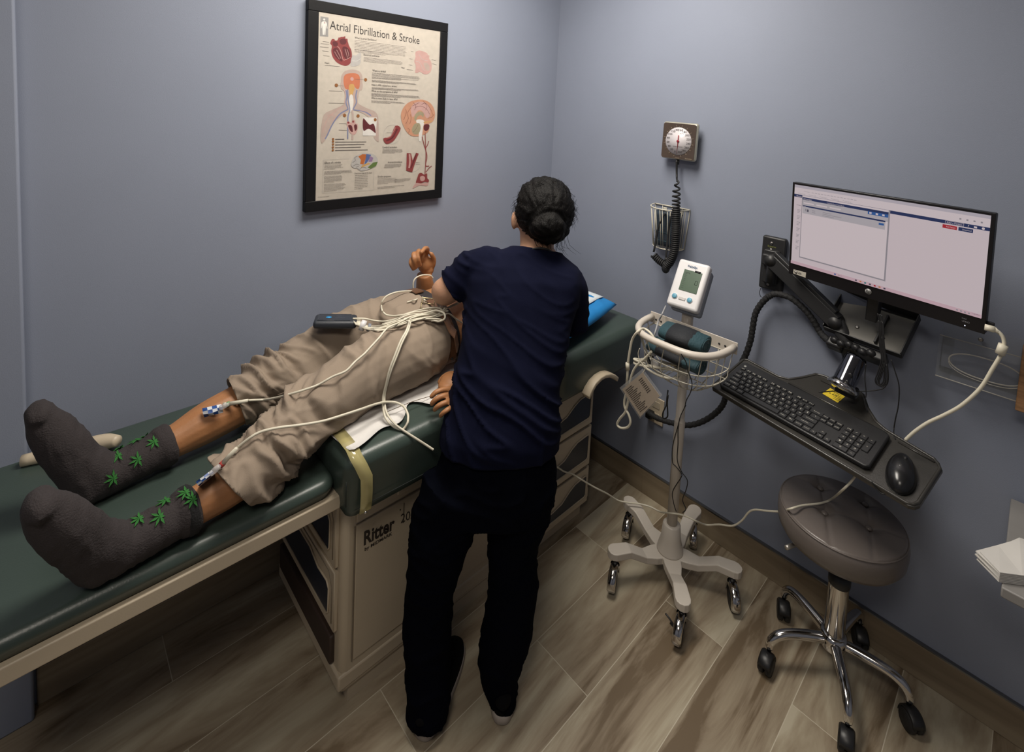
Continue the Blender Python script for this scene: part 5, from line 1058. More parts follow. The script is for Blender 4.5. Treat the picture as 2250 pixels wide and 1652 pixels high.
finger(b, [(.572,-1.03,.862),(.562,-1.045,.862),(.558,-1.062,.856),(.560,-1.075,.848)],.0105,.0085)
# legs and feet
near = [(.470,-1.25,.905),(.500,-1.437,.868),(.53,-1.582,.818),(.545,-1.65,.799),(.558,-1.72,.792),(.572,-1.82,.787),(.578,-1.87,.785)]
far_ = [(.220,-1.20,.895),(.24,-1.402,.862),(.262,-1.52,.828),(.283,-1.638,.811),(.300,-1.721,.799),(.318,-1.82,.790),(.325,-1.87,.786)]
b.tube(near,[.070,.056,.053,.047,.0395,.036,.038],16,sm=5); b.tube(far_,[.070,.058,.056,.053,.0405,.036,.038],16,sm=5)
b.tube([(.42,-1.02,.905),(.470,-1.25,.905)],[.085,.070],16); b.tube([(.25,-1.02,.900),(.220,-1.20,.895)],[.085,.070],16)
def foot(mb, a, h, t, k=1.0):
    a,h,t = Vector(a),Vector(h),Vector(t); mb.ball(h,.036*k,seg=14); mb.tube([h,h.lerp(t,.35)+(a-h)*.12,h.lerp(t,.7)+(a-h)*.03,t],[.036*k,.040*k,.038*k,.024*k],14,sm=4); mb.tube([a,h.lerp(t,.4)],[.037*k,.036*k],14); mb.ball(t,(.036*k,.022*k,.022*k),seg=12)
foot(b,(.325,-1.85,.788),(.328,-1.885,.783),(.300,-1.965,.975)); foot(b,(.578,-1.85,.787),(.580,-1.885,.783),(.625,-1.965,.970))
body = fuse(b,.0034,5)
body.build('body', M_pskin, PT, norm=False)
# face details and hair
b = MB()
for s_ in (-1,1): b.ball(HD+Vector((.030*s_,.003,.082)),(.010,.006,.007))
b.build('eyes', mat('eye_white',(.6,.58,.55),.3), PT)
b = MB(); b.ball(HD+Vector((0,.036,0)),(.082,.076,.083)); hr = fuse(b,.006,2); displace(hr, lambda p: .004*noise.noise(p*60)); hr.build('hair', mat('black_hair_short',(.012,.010,.009),.6,bump=.8,bscale=200), PT, norm=False)
# socks
sockm = mat('charcoal_sock',(.028,.022,.023),.9,bump=.5,bscale=300)
green = mat('green_leaf_pattern',(.02,.13,.02),.9)
for nm,L,(h,t),k in (('far',far_,((.328,-1.885,.783),(.300,-1.965,.975)),0),('near',near,((.580,-1.885,.783),(.625,-1.965,.970)),1)):
    b = MB(); top = Vector(L[4]); an = Vector(L[5]); bt = Vector(L[6]); dn = (an-top).normalized()
    r0 = .0445 if k == 0 else .0425
    b.tube([top, top+dn*.004, top+dn*.030, top+dn*.034, an, bt],[r0+.002,r0+.0065,r0+.005,r0-.001,.0415,.042],18)
    foot(b,(L[6][0],-1.85,.788),h,t,1.12)
    sk = fuse(b,.005,3); displace(sk, lambda p: .0022*ridge(p,(20,60,20),3)); so = sk.build('sock', sockm, PT, norm=False)
    if k == 1:
        g = MB(); g.tube([top+dn*.002, top+dn*.007, top+dn*.020, top+dn*.026],[r0+.004,r0+.0085,r0+.0085,r0+.004],24); g.build('sock_cuff', mat('black_sock_cuff',(.008,.008,.009),.95,bump=.6,bscale=260), so)
    # little leaf marks woven in the sock
    sp = [(an-dn*q, a) for q,a in ((.060,60),(.020,35),(-.01,75),(.035,110),(.005,135),(.06,150),(-.03,20),(.085,80))] if k == 0 else [(top+dn*.018,80),(top+dn*.012,55),(top+dn*.07,60),(top+dn*.05,100),(top+dn*.10,85)]
    g = MB()
    for (c,a) in sp:
        a = math.radians(a); rad = .0465 if k == 0 else .0455
        if k == 1 and (c-top).length < .03: rad = .0520
        n_ = Vector((math.cos(a),0,math.sin(a))); n_ = (n_-dn*n_.dot(dn)).normalized(); e = dn.cross(n_); q = c+n_*rad
        for j in range(7):
            t_ = math.radians(-150+50*j); d_ = dn*math.cos(t_)+e*math.sin(t_); w_ = n_.cross(d_)*.0026; L_ = .019 if j not in (0,6) else .009
            g.add([q, q+d_*L_*.45+w_, q+d_*L_-n_*.001, q+d_*L_*.45-w_],[(0,1,2,3)])
    g.build('leaf_pattern', green, so, solid=.0012)
# trousers
b = MB()
b.loft([ring2(c,X_,Z_,rx,rz,2.4) for c,rx,rz in (((.345,-.975,.920),.180,.107),((.345,-.99,.920),.186,.108),((.345,-1.04,.918),.196,.108),((.340,-1.10,.912),.19,.098),((.34,-1.14,.905),.17,.080))])
nl = [((.44,-1.03,.920),.100),((.455,-1.12,.920),.104),((.468,-1.22,.915),.100),((.480,-1.31,.905),.092),((.492,-1.39,.888),.083),((.503,-1.46,.862),.076),((.520,-1.53,.838),.072),((.533,-1.59,.818),.069),((.543,-1.64,.806),.066),((.552,-1.69,.801),.064),((.558,-1.74,.80),.064)]
fl = [((.25,-1.03,.915),.098),((.225,-1.12,.908),.098),((.215,-1.20,.898),.092),((.222,-1.29,.884),.083),((.235,-1.37,.868),.076),((.250,-1.44,.852),.071),((.262,-1.50,.838),.068),((.272,-1.55,.826),.065),((.280,-1.60,.818),.062)]
for L in (nl,fl): b.tube([c for c,r in L],[r for c,r in L],22,sm=4)
tr = fuse(b,.0048,6)
def fold(p):
    near_ = p.x > .345+.12*max(0,min(1,(-1.15-p.y)/.4))-.02
    t = (-1.0-p.y)/.66 if near_ else (-1.0-p.y)/.55
    t = max(0,min(1,t)); w = noise.noise_vector(p*6)*.045+noise.noise_vector(p*16)*.012
    sl = (.55 if near_ else -.15)
    q = p+w; q = Vector((q.x, q.y+sl*(q.x-.45)+.5*(q.z-.88), q.z))
    m = .5+.5*noise.noise(p*7+Vector((3,1,2))); m = max(0,min(1,m*1.3-.1))
    def sharp(v): v = 1-abs(v)*2.2; return max(0,v)**1.5
    a = sharp(noise.noise(Vector((q.x*5,q.y*17,q.z*6)))); c_ = sharp(noise.noise(Vector((q.x*9+4,q.y*30+2,q.z*10)))); d2 = sharp(noise.noise(Vector((q.x*20+1,q.y*26,q.z*20))))
    k = .005+.019*max(0,min(1,(t-.30)/.45)); bunch = max(0,min(1,(t-.62)/.25))
    return k*(a*1.15*(.4+.6*m)+c_*(.35+.55*bunch)*m+d2*.25*bunch-.42)+.0035*noise.noise(p*10)-.001
displace(tr, fold)
for v in tr.bm.verts:
    fz = .826 if v.co.y > -1.40 else (.826-(.826-.748)*min(1,(-1.40-v.co.y)/.035))
    if v.co.y < -1.36 and v.co.y > -1.40: pass
    if v.co.z < fz: v.co.z = fz+.0005+.0012*noise.noise(v.co*50)
for f in tr.bm.faces: f.smooth = True
cn = Vector((.035,-1.0,-.25)).normalized(); cut(tr,(.513,-1.664,.826),(.10,-1.0,-.62),lambda c: c.y < -1.5 and c.x > .40)
cut(tr,(.273,-1.560,.826),(-.02,-1.0,-.28),lambda c: c.y < -1.42 and c.x < .40)
cut(tr,(.345,-1.006,.92),(.10,1.0,-.10),lambda c: c.y > -1.10)
tro = tr.build('trousers', M_khaki, PT, solid=.0035, norm=False)
b = MB(); b.tube([(0.372,-1.486,0.872),(0.379,-1.427,0.88),(0.369,-1.344,0.892),(0.369,-1.276,0.905),(0.374,-1.232,0.925)],.0011,5,sm=4)
b.tube([(.635-.03,-1.00,.86)]+[(0.585,-1.03,0.838),(0.585,-1.103,0.833),(0.585,-1.189,0.841)]+[(0.58,-1.266,0.839)],.0010,5,sm=4); b.build('trouser_seam', mat('khaki_thread',(.17,.13,.095),.9), tro)
b = MB(); b.ball((0.535,-1.013,0.892),(.004,.004,.004)); b.build('trouser_button', M_blackp, tro)
# belt, undone, with its buckle standing up
bm_ = mat('brown_leather',(.11,.052,.026),.42,bump=.25,bscale=160,var=.12)
def band(y0,y1,rx,rz,a0,a1,c=(.345,0,.920),n=50,tilt=.10):
    s_ = []
    for k in range(n+1):
        a = math.radians(a0+(a1-a0)*k/n); x = c[0]+rx*math.copysign(abs(math.cos(a))**(2/2.4),math.cos(a)); z = c[2]+rz*math.copysign(abs(math.sin(a))**(2/2.4),math.sin(a))
        dy = -tilt*(x-c[0]); s_.append(((x,y0+dy,z),(x,y1+dy,z)))
    return s_
b = MB()
def strip(mb, s_, th=.003, mt=0):
    sec = []
    for i,(p,q) in enumerate(s_):
        p,q = Vector(p),Vector(q); a = s_[max(i-1,0)]; c = s_[min(i+1,len(s_)-1)]; t = (Vector(c[0])-Vector(a[0])).normalized(); n_ = t.cross((q-p).normalized()).normalized()*th/2
        sec.append([p+n_,q+n_,q-n_,p-n_])
    V,F = mb.loft(sec, mt)
    for f in F: f.smooth = False
strip(b, band(-1.012,-.977,.190,.1125,-20,82)); strip(b, band(-1.012,-.977,.190,.1125,98,205))
P0 = [(0.473,-1.031,1.036),(0.516,-1.036,1.022),(0.547,-1.033,1),(0.563,-1.026,0.975),(0.567,-1.017,0.94)]
s_ = []
for i,p in enumerate(P0):
    p = Vector(p)+Vector((0,.0,.012*(i%2))); s_.append((p+Vector((-.012,.012,.004)),p+Vector((.014,-.014,-.004))))
strip(b,s_,.003); belt = b.build('belt', bm_, PT)
b = MB(); c_ = Vector((0.429,-1.039,1.043)); ax1 = Vector((.75,.60,.0)).normalized(); ax2 = Vector((-.45,.55,.65)).normalized()
b.tube([c_+ax1*(.021*u)+ax2*(.018*v) for u,v in ((-1,-1),(1,-1),(1,1),(-1,1))],.0026,8,closed=True); b.tube([c_-ax1*.024,c_+ax1*.022],.0018,6)
b.build('buckle', mat('dull_brass',(.30,.24,.14),.32,metal=.9), belt)
b = MB(); lp = [(0.453,-1.017,1.044),(0.503,-1.034,1.038)]; strip(b,[(Vector(p)+Vector((-.010,0,0)),Vector(p)+Vector((.010,0.0,0))) for p in lp],.004); b.build('belt_keeper', bm_, belt)
b = MB(); strip(b, band(-.998,-.958,.181,.1055,-25,205)); b.build('waistband', mat('dark_waistband',(.020,.016,.018),.8), PT)
b = MB(); secs = []
pp = [(0.456,-0.975,0.985),(0.467,-0.973,0.97),(0.465,-0.961,0.95)]
b.ball((0.47,-0.969,0.964),(.010,.028,.016),R=Matrix.Rotation(.5,3,'X')); b.build('tongue_patch', mat('pale_leather_back',(.36,.24,.15),.6), belt)
# ---------------------------------------------------------------- the nurse
M_nskin = skin_mat('light_skin', (.42,.235,.15)); M_scrub = mat('navy_scrub_cloth', (.0030,.0040,.0150), .92, bump=.10, bscale=600, var=.05, spec=.10); M_pant = mat('black_navy_trouser_cloth', (.0022,.0027,.0055), 1.0, bump=.1, bscale=500, spec=.03)
NS = thing('person', 'person in navy scrubs with dark hair in a bun leaning over the patient', 'person', (.80,-1.08,0))
tor = [(0.784,-1.032,0.719),(0.781,-1.026,0.796),(0.777,-1.011,0.841),(0.764,-0.989,0.895),(0.745,-0.96,0.945),(0.727,-0.929,0.998),(0.708,-0.899,1.053),(0.696,-0.877,1.101),(0.681,-0.858,1.151),(0.669,-0.845,1.188),(0.663,-0.833,1.217),(0.675,-0.806,1.25)]
wid = [.168,.164,.158,.152,.154,.158,.166,.175,.182,.172,.132,.074]; dep = [.118,.116,.108,.100,.104,.110,.114,.114,.108,.092,.072,.056]
tilt_ = [0,.02,.06,.10,.16,.22,.27,.30,.32,.34,.36,.36]
def nring(c,w,d,t=.2,e=2.3,s_=1.0,yaw=0):
    F2 = (Fw*math.cos(t)-UP*math.sin(t)*1.0); R2 = Rr.copy()
    R2 = (Rr+UP*yaw).normalized()
    return ring2(c,R2,F2,w*s_,d*s_,e,32)
shy = [0,0,0,0,0,0,-.03,-.08,-.14,-.18,-.2,-.1]
b = MB()
b.loft([nring(c,w,d,t,2.2,.84) for c,w,d,t in zip(tor,wid,dep,tilt_)])
hc = Vector((0.64,-0.757,1.335))
nk0 = Vector((0.686,-0.804,1.193)); nk1 = Vector((0.646,-0.77,1.282))
b.tube([nk0,nk0.lerp(nk1,.4),nk1],[.072,.056,.057],18,sm=3)
Rh = Matrix((Rr,Fw,UP)).transposed()
Rh = Matrix.Rotation(math.radians(-14),3,Rr) @ Rh
b.ball(hc,(.073,.088,.098),R=Rh,seg=20); fc = hc+Rh@Vector((0,.045,-.045)); b.ball(fc,(.058,.055,.062),R=Rh,seg=16); b.ball(hc+Rh@Vector((0,.098,-.025)),(.012,.018,.020),R=Rh); b.ball(hc+Rh@Vector((0,.088,-.064)),(.024,.012,.010),R=Rh); b.ball(hc+Rh@Vector((0,.080,-.095)),(.022,.018,.016),R=Rh)
for s_ in (-1,1): b.ball(hc+Rh@Vector((.082*s_,-.010,-.012)),(.011,.018,.031),R=Rh); b.ball(hc+Rh@Vector((.028*s_,.082,.002)),(.014,.010,.010),R=Rh)
# arms: left elbow seen beside the body, both forearms over the patient
eL = Vector((0.501,-1.025,1.103)); sL = Vector((0.565,-0.948,1.177)); wL = Vector((.40,-.80,1.085)); eR = Vector((0.729,-0.652,0.971)); sR = Vector((0.763,-0.744,1.133)); wR = Vector((.43,-.56,1.09))
b.tube([sL,sL.lerp(eL,.5),eL],[.058,.050,.0435],16,sm=4); b.tube([eL,eL.lerp(wL,.35)+Vector((0,0,.01)),wL],[.0435,.041,.027],16,sm=4); b.ball(eL,.0445)
b.tube([sR,sR.lerp(eR,.5),eR],[.058,.050,.042],16,sm=4); b.tube([eR,eR.lerp(wR,.4),wR],[.042,.038,.027],16,sm=4)
for w_,e_,sd in ((wL,eL,1),(wR,eR,-1)):
    d_ = (w_-e_); d_.z = 0; d_.normalize(); sdv = Vector((-d_.y,d_.x,0)); pm_ = w_+d_*.045-UP*.008; b.ball(pm_,(.040,.040,.019)); b.tube([w_,pm_],[.027,.028],12)
    for j,(o,l) in enumerate(((-.030,.060),(-.010,.072),(.011,.070),(.030,.056))):
        q = pm_+d_*.030+sdv*o; finger(b,[q,q+d_*l*.45+UP*.004,q+d_*l*.8-UP*.006,q+d_*l-UP*.016],.0085,.0065)
    q = pm_-d_*.01+sdv*(-.034*sd); finger(b,[q,q+d_*.02-sdv*.018*sd,q+d_*.045-sdv*.022*sd-UP*.008],.010,.0075)
LL = [((0.741,-1.097,0.678),.098),((0.711,-1.14,0.568),.095),((0.708,-1.169,0.474),.080),((0.704,-1.187,0.36),.066),((0.709,-1.194,0.247),.066),((0.728,-1.201,0.133),.058),((0.745,-1.208,0.045),.052)]
RL = [((0.848,-0.97,0.666),.092),((0.84,-0.991,0.557),.086),((0.834,-1.001,0.462),.071),((0.841,-1,0.343),.069),((0.841,-1.011,0.24),.069),((0.835,-1.028,0.149),.064),((0.838,-1.032,0.085),.054),((0.852,-1.03,0.033),.042)]
for L in (LL,RL): b.tube([c for c,r in L],[r*.62 for c,r in L],14,sm=3)
lf = Vector(LL[-1][0]); rf = Vector(RL[-1][0])
for q in (lf,rf): b.tube([(q.x,q.y,.07),(q.x+Fw.x*.05,q.y+Fw.y*.05,.045),(q.x+Fw.x*.13,q.y+Fw.y*.13,.035)],[.032,.034,.025],12,sm=3); b.tube([q,(q.x,q.y,.06)],[.034,.034],12)
nb = fuse(b,.0055,4)
def lean(mb, x0):
    """the hip rests against the side of the pad"""
    for v in mb.bm.verts:
        if .58 < v.co.z < .86 and v.co.x < x0+.01: k = min(1,(v.co.z-.58)/.05,(.86-v.co.z)/.03); v.co.x += (max(v.co.x,x0+.3*max(0,v.co.x-x0+.01))-v.co.x)*k
lean(nb,.684); nb.build('body', M_nskin, NS, norm=False)
# scrub top
b = MB()
b.loft([nring(c,w,d,t,2.35,1.0) for c,w,d,t in zip([(0.787,-1.04,0.684)]+tor,[.176]+wid,[.124]+dep,[0]+tilt_)])
cL = Vector((0.513,-1.01,1.117)); b.tube([Vector((0.614,-0.911,1.183)),sL,sL.lerp(cL,.6),cL,cL+(cL-sL)*.35],[.068,.066,.061,.056,.056],20,sm=4)
cR = Vector((0.747,-0.689,0.994)); b.tube([Vector((0.729,-0.775,1.177)),sR,sR.lerp(cR,.55),cR,cR+(cR-sR)*.3],[.064,.064,.061,.055,.054],20,sm=4)
b.ball(Vector((0.576,-0.935,1.188)),(.055,.055,.048)); b.ball(Vector((0.755,-0.749,1.161)),(.055,.055,.050))
st_ = fuse(b,.0062,7)
def sfold(p):
    u = (p-Vector((.72,-.92,0))).dot(Rr); z = p.z
    q = Vector((u, z, (p-Vector((.72,-.92,0))).dot(Fw)))+noise.noise_vector(p*5)*.05
    waist = math.exp(-((z-.90)/.11)**2); low = max(0,min(1,(.86-z)/.12))
    a = ridge(Vector((q.x*1.0,q.y+q.x*.45,q.z)),(6,24,6),2.2)**3; v_ = ridge(Vector((q.x,q.y*.3,q.z)),(15,7,10),5)**2
    arm = 1 if u < -.15 and z > 1.05 else 0; sh = max(0,1-abs(u+.13)/.07)*max(0,1-abs(z-1.22)/.08)
    return a*(.0085*waist+.0028+.006*arm)+v_*(.006*low+.0015+.005*sh)+.004*noise.noise(p*9)-.003
displace(st_, sfold)
lean(st_,.678)
cut(st_, (0.825,-1.071,0.761), Vector((0,0,-1))+Fw*.0, lambda c: c.z < .85)
cut(st_, cL, (cL-sL), lambda c: (c-cL).length < .13)
cut(st_, cR, (cR-sR), lambda c: (c-cR).length < .13)
nko = Vector((0.687,-0.811,1.25)); cut(st_, nko, Vector((0,0,1))+Fw*.30+Rr*.12, lambda c: (c-nko).length < .14)
for f in st_.bm.faces: f.smooth = True
sto = st_.build('scrub_top', M_scrub, NS, solid=.003, norm=False)
# trousers
b = MB(); b.loft([nring(c,w,d,0,2.3,1.0) for c,w,d in (((0.781,-1.029,0.77),.150,.108),((0.786,-1.031,0.707),.165,.115),((0.784,-1.04,0.642),.178,.118),((0.776,-1.055,0.584),.180,.108))])
LT = [((0.725,-1.116,0.658),.108),((0.71,-1.142,0.568),.098),((0.708,-1.169,0.474),.084),((0.704,-1.186,0.36),.070),((0.709,-1.194,0.247),.068),((0.729,-1.2,0.133),.062),((0.746,-1.209,0.027),.060)]
RT = [((0.84,-0.979,0.659),.100),((0.839,-0.991,0.557),.088),((0.834,-1.001,0.462),.073),((0.841,-1,0.343),.071),((0.841,-1.011,0.24),.073),((0.835,-1.028,0.149),.067),((0.839,-1.031,0.085),.055),((0.853,-1.029,0.03),.040),((0.859,-1.033,0.007),.038)]
for L in (LT,RT): b.tube([c for c,r in L],[r for c,r in L],20,sm=4)
tp = fuse(b,.006,5)
displace(tp, lambda p: .005*ridge(p+noise.noise_vector(p*4)*.05,(9,9,16),4)**3+.004*noise.noise(p*10)-.003)
lean(tp,.679)
for v in tp.bm.verts:
    if v.co.z < .024: v.co.z = .024
tp.build('scrub_trousers', M_pant, NS, norm=False)
# shoes
for q,yaw in ((lf,-.30),(rf,0)):
    d_ = (Fw*math.cos(yaw)+Rr*-math.sin(yaw)); s_ = Vector((-d_.y,d_.x,0)); c = Vector((q.x,q.y,0))
    b = MB(); ring = lambda t,w,z0: [c+d_*t+s_*w+UP*z0]
    def so(z, k=1.0):
        o = []
        for j in range(36):
            a = 2*math.pi*j/36; t = math.copysign(abs(math.cos(a))**.6,math.cos(a)); w = math.copysign(abs(math.sin(a))**.75,math.sin(a)); l = .165 if t > 0 else .090
            o.append(c+d_*(.050+l*t*k)+s_*(w*(.038+.005*t)*k)+UP*z)
        return o
    b.loft([so(.001,.96),so(.004,1),so(.022,1.0),so(.026,.97)]); shoe = b.build('shoe', mat('cream_sole',(.42,.37,.33),.6), NS)
    b = MB(); b.loft([so(.024,.97),so(.045,.94)]+[[p*1 for p in [c+d_*(.055+ (.115*math.cos(2*math.pi*j/36)))+s_*(.033*math.sin(2*math.pi*j/36))+UP*.072 for j in range(36)]],[c+d_*(.02+.060*math.cos(2*math.pi*j/36))+s_*(.030*math.sin(2*math.pi*j/36))+UP*.095 for j in range(36)]]); b.build('upper', mat('dark_shoe_cloth',(.004,.004,.005),.9,spec=.1), shoe)
# hair with bun
b = MB(); hh = Vector((0.67,-0.765,1.366))
b.ball(hh,(.096,.098,.100),R=Rh,seg=24); b.ball(hh+Rr*.004-UP*.045-Fw*.012,(.084,.070,.062),seg=20); b.ball(hh+UP*.03+Fw*.02,(.088,.09,.078),seg=20)
bc = Vector((0.749,-0.831,1.339)); b.ball(bc,(.052,.030,.036),R=Rh,seg=18); b.ball(bc+Fw*.025-UP*.012,(.058,.035,.040),R=Rh,seg=18); b.ball(bc-UP*.028+Rr*.01+Fw*.02,(.05,.03,.030),seg=14)
hr = fuse(b,.0055,3)
def hfold(p):
    d_ = p-bc; r_ = d_.length; ang = math.atan2(d_.dot(UP),d_.dot(Rr)); jit = noise.noise(p*14)*.9
    st1 = noise.noise(Vector((ang*7+jit,r_*9,1))); st2 = noise.noise(Vector((ang*19+jit*2,r_*16,7))); st3 = noise.noise(Vector((ang*44+jit*3,r_*22,3)))
    if r_ < .070: return .0035*math.sin(r_*330+ang*1.5+4*noise.noise(p*18))*(1-r_/.085)+.003*noise.noise(p*60)
    return .0050*st1+.0035*st2+.0020*st3
displace(hr, hfold)
# clear the face
cut_c = hc+Rh@Vector((0,.03,-.02))
rm = [f for f in hr.bm.faces if (f.calc_center_median()-cut_c).dot((Rh@Vector((0,.92,-.30))).normalized()) > .035 and (f.calc_center_median()-hc).dot(UP) < .055]
bmesh.ops.delete(hr.bm, geom=rm, context='FACES')
M_hair = mat('dark_hair',(.0022,.0017,.0016),.60,bump=.7,bscale=90,var=.4,vscale=40,stretch=(3,3,1),spec=.14)
ho = hr.build('hair', M_hair, NS, norm=False)
b = MB(); rr = random.Random(5)
for i in range(150):
    th = rr.uniform(-.35,math.pi+.35); el = rr.uniform(-.1,.4)
    if i > 110: th = rr.choice((math.pi,0))+rr.uniform(-.5,.5)
    st0 = hh+Rr*(.094*math.cos(th))+UP*(.097*math.sin(th))-Fw*rr.uniform(-.02,.05)
    o = (Rr*math.cos(th)+UP*math.sin(th)); tg = (UP*math.cos(th)-Rr*math.sin(th))*rr.choice((-1,1)); l = rr.uniform(.018,.045)
    b.tube([st0-o*.006,st0+o*.004*rr.random()+tg*l*.5,st0+o*(.012*rr.random())+tg*l],[.0006,.0005,.0002],3,sm=2)
for i in range(26):
    st0 = bc+Rr*rr.uniform(-.05,.07)-UP*.03+Fw*.03; b.tube([st0,st0+Rr*rr.uniform(-.01,.03)-UP*rr.uniform(.02,.05),st0+Rr*rr.uniform(0,.05)-UP*rr.uniform(.04,.075)],[.0007,.0006,.0002],3,sm=2)
b.build('loose_strands', M_hair, ho, norm=False)
b = MB()
for s_ in (-1,1): b.ball(hc+Rh@Vector((.028*s_,.088,.004)),(.010,.006,.006),R=Rh)
b.build('eyes', MATS['eye_white'], NS)
b = MB(); b.tube([(0.7,-0.855,1.259),(0.722,-0.838,1.266),(0.739,-0.814,1.261),(0.744,-0.782,1.238),(0.734,-0.738,1.201),(0.714,-0.703,1.174)],.0030,8,sm=5); b.tube([(0.736,-0.763,1.218),(0.74,-0.745,1.207),(0.726,-0.719,1.183)],[.007,.009,.006],8,sm=3); b.build('neck_lanyard', M_rubber, NS)
# ---------------------------------------------------------------- recorder and leads
HM = Matrix.Translation(Vector((0.28,-1.282,0.995))) @ Matrix.Rotation(math.radians(62),4,'Z') @ Matrix.Rotation(math.radians(-6),4,'X') @ Matrix.Rotation(math.radians(4),4,'Y')
T = thing('ecg_recorder', 'dark grey handheld heart recorder lying on the far thigh of the patient', 'recorder', (0,0,0), HM)
b = MB(HM); b.box((0,0,0),(.128,.080,.024),bev=.009,seg=3); b.build('recorder_case', mat('slate_rubber',(.022,.026,.034),.5,bump=.1,bscale=200), T)
b = MB(HM); b.box((-.004,.002,.0122),(.100,.062,.0015),bev=.0006); sc_ = b.build('recorder_screen', mat('recorder_glass',(.010,.013,.017),.12,coat=.5), T)
b = MB(HM); b.lathe([(.0085,.0130),(.0085,.0134)],(-.022,0,0),(0,0,1),24); b.build('blue_button', mat('blue_glow',(.02,.20,.42),.4,emit=.35), sc_)
b = MB(HM); b.box((.010,.010,.0131),(.020,.004,.0003)); b.box((.012,-.002,.0131),(.030,.003,.0003)); b.tube([(-.052,.031,.0132),(.044,.031,.0132),(.044,-.029,.0132),(-.052,-.029,.0132)],.0005,4,closed=True); b.build('screen_marks', mat('dim_grey_print',(.06,.07,.09),.5), sc_)
b = MB(HM); b.box((.066,-.010,-.002),(.020,.036,.012),bev=.003); b.build('cable_plug', M_cable, T)
def lead(pts, r=.0030, label='', name='ecg_lead', extra=None):
    b = MB(); b.tube(pts, r, 8, sm=7); o = b.build(name, M_cable); return tag(o, label, 'cable', None)
o = lead([(0.3749,-1.2387,0.997),(0.3929,-1.2355,1.0012),(0.4103,-1.2266,1.0036),(0.4457,-1.2268,1.0167),(0.454,-1.2169,1.0191),(0.4629,-1.2061,1.0227),(0.4706,-1.195,1.0267),(0.4767,-1.184,1.0303),(0.4812,-1.1705,1.0351),(0.4819,-1.1563,1.0393),(0.4814,-1.1403,1.0416),(0.4795,-1.1252,1.0409),(0.4774,-1.1088,1.0394),(0.4775,-1.094,1.0386),(0.4837,-1.0844,1.041),(0.4969,-1.0703,1.0477),(0.5091,-1.0598,1.0523),(0.5278,-1.047,1.0466),(0.5347,-1.0478,1.0318),(0.5228,-1.0595,1.0219),(0.5134,-1.0678,1.0226),(0.5024,-1.0783,1.0252),(0.4923,-1.0895,1.0278),(0.4851,-1.1013,1.0312),(0.482,-1.1155,1.036),(0.48,-1.1313,1.0388),(0.4811,-1.146,1.0393),(0.4829,-1.1618,1.0382),(0.4863,-1.1779,1.0374),(0.4925,-1.1936,1.0385),(0.4972,-1.2131,1.0388),(0.5048,-1.2305,1.0393),(0.5141,-1.2464,1.0361),(0.5221,-1.2613,1.0302),(0.528,-1.2736,1.0263),(0.5317,-1.2851,1.021),(0.5351,-1.2957,1.0164),(0.5381,-1.3073,1.0104),(0.5413,-1.3188,1.0053),(0.5431,-1.3324,0.9998),(0.5448,-1.3466,0.9939),(0.5488,-1.3566,0.9904),(0.5509,-1.3655,0.9854),(0.5518,-1.3751,0.9811),(0.5502,-1.386,0.9783),(0.5463,-1.3969,0.9755),(0.5419,-1.4076,0.9718),(0.5395,-1.4186,0.9677),(0.5352,-1.4287,0.9619),(0.5314,-1.439,0.9573),(0.5295,-1.4495,0.9551),(0.527,-1.4598,0.9536),(0.5224,-1.4704,0.9511),(0.5189,-1.4797,0.9492),(0.5128,-1.4889,0.946),(0.504,-1.4974,0.9414),(0.4931,-1.5049,0.9357),(0.4646,-1.5061,0.9196),(0.4368,-1.5077,0.9039),(0.4091,-1.5098,0.889),(0.3819,-1.5131,0.875),(0.3584,-1.516,0.8637),(0.3531,-1.5255,0.8641),(0.3472,-1.5346,0.8642),(0.3417,-1.5436,0.8644),(0.3368,-1.5514,0.8642),(0.3283,-1.5629,0.8623),(0.3201,-1.5727,0.8597),(0.3153,-1.5795,0.8582)],.0030,'cream ecg lead running down to the electrode on the far shin')
c0_,c1_ = [(0.3536,-1.5562,0.8741),(0.3168,-1.5965,0.8617)]
b = MB(); b.tube([c0_,c1_],[.0042,.0058],10); b.build('lead_boot', M_cable, o)
b = MB(); c1_ = Vector(c1_); c0_ = Vector(c0_); b.tube([c1_,c1_.lerp(c0_,-.20)],.0060,10); b.build('lead_tip', M_cable, o)
b = MB(); b.tube([c1_.lerp(c0_,.10),c1_.lerp(c0_,-.02)],.0064,10); b.build('green_band', mat('band_green',(.10,.30,.10),.5), o)
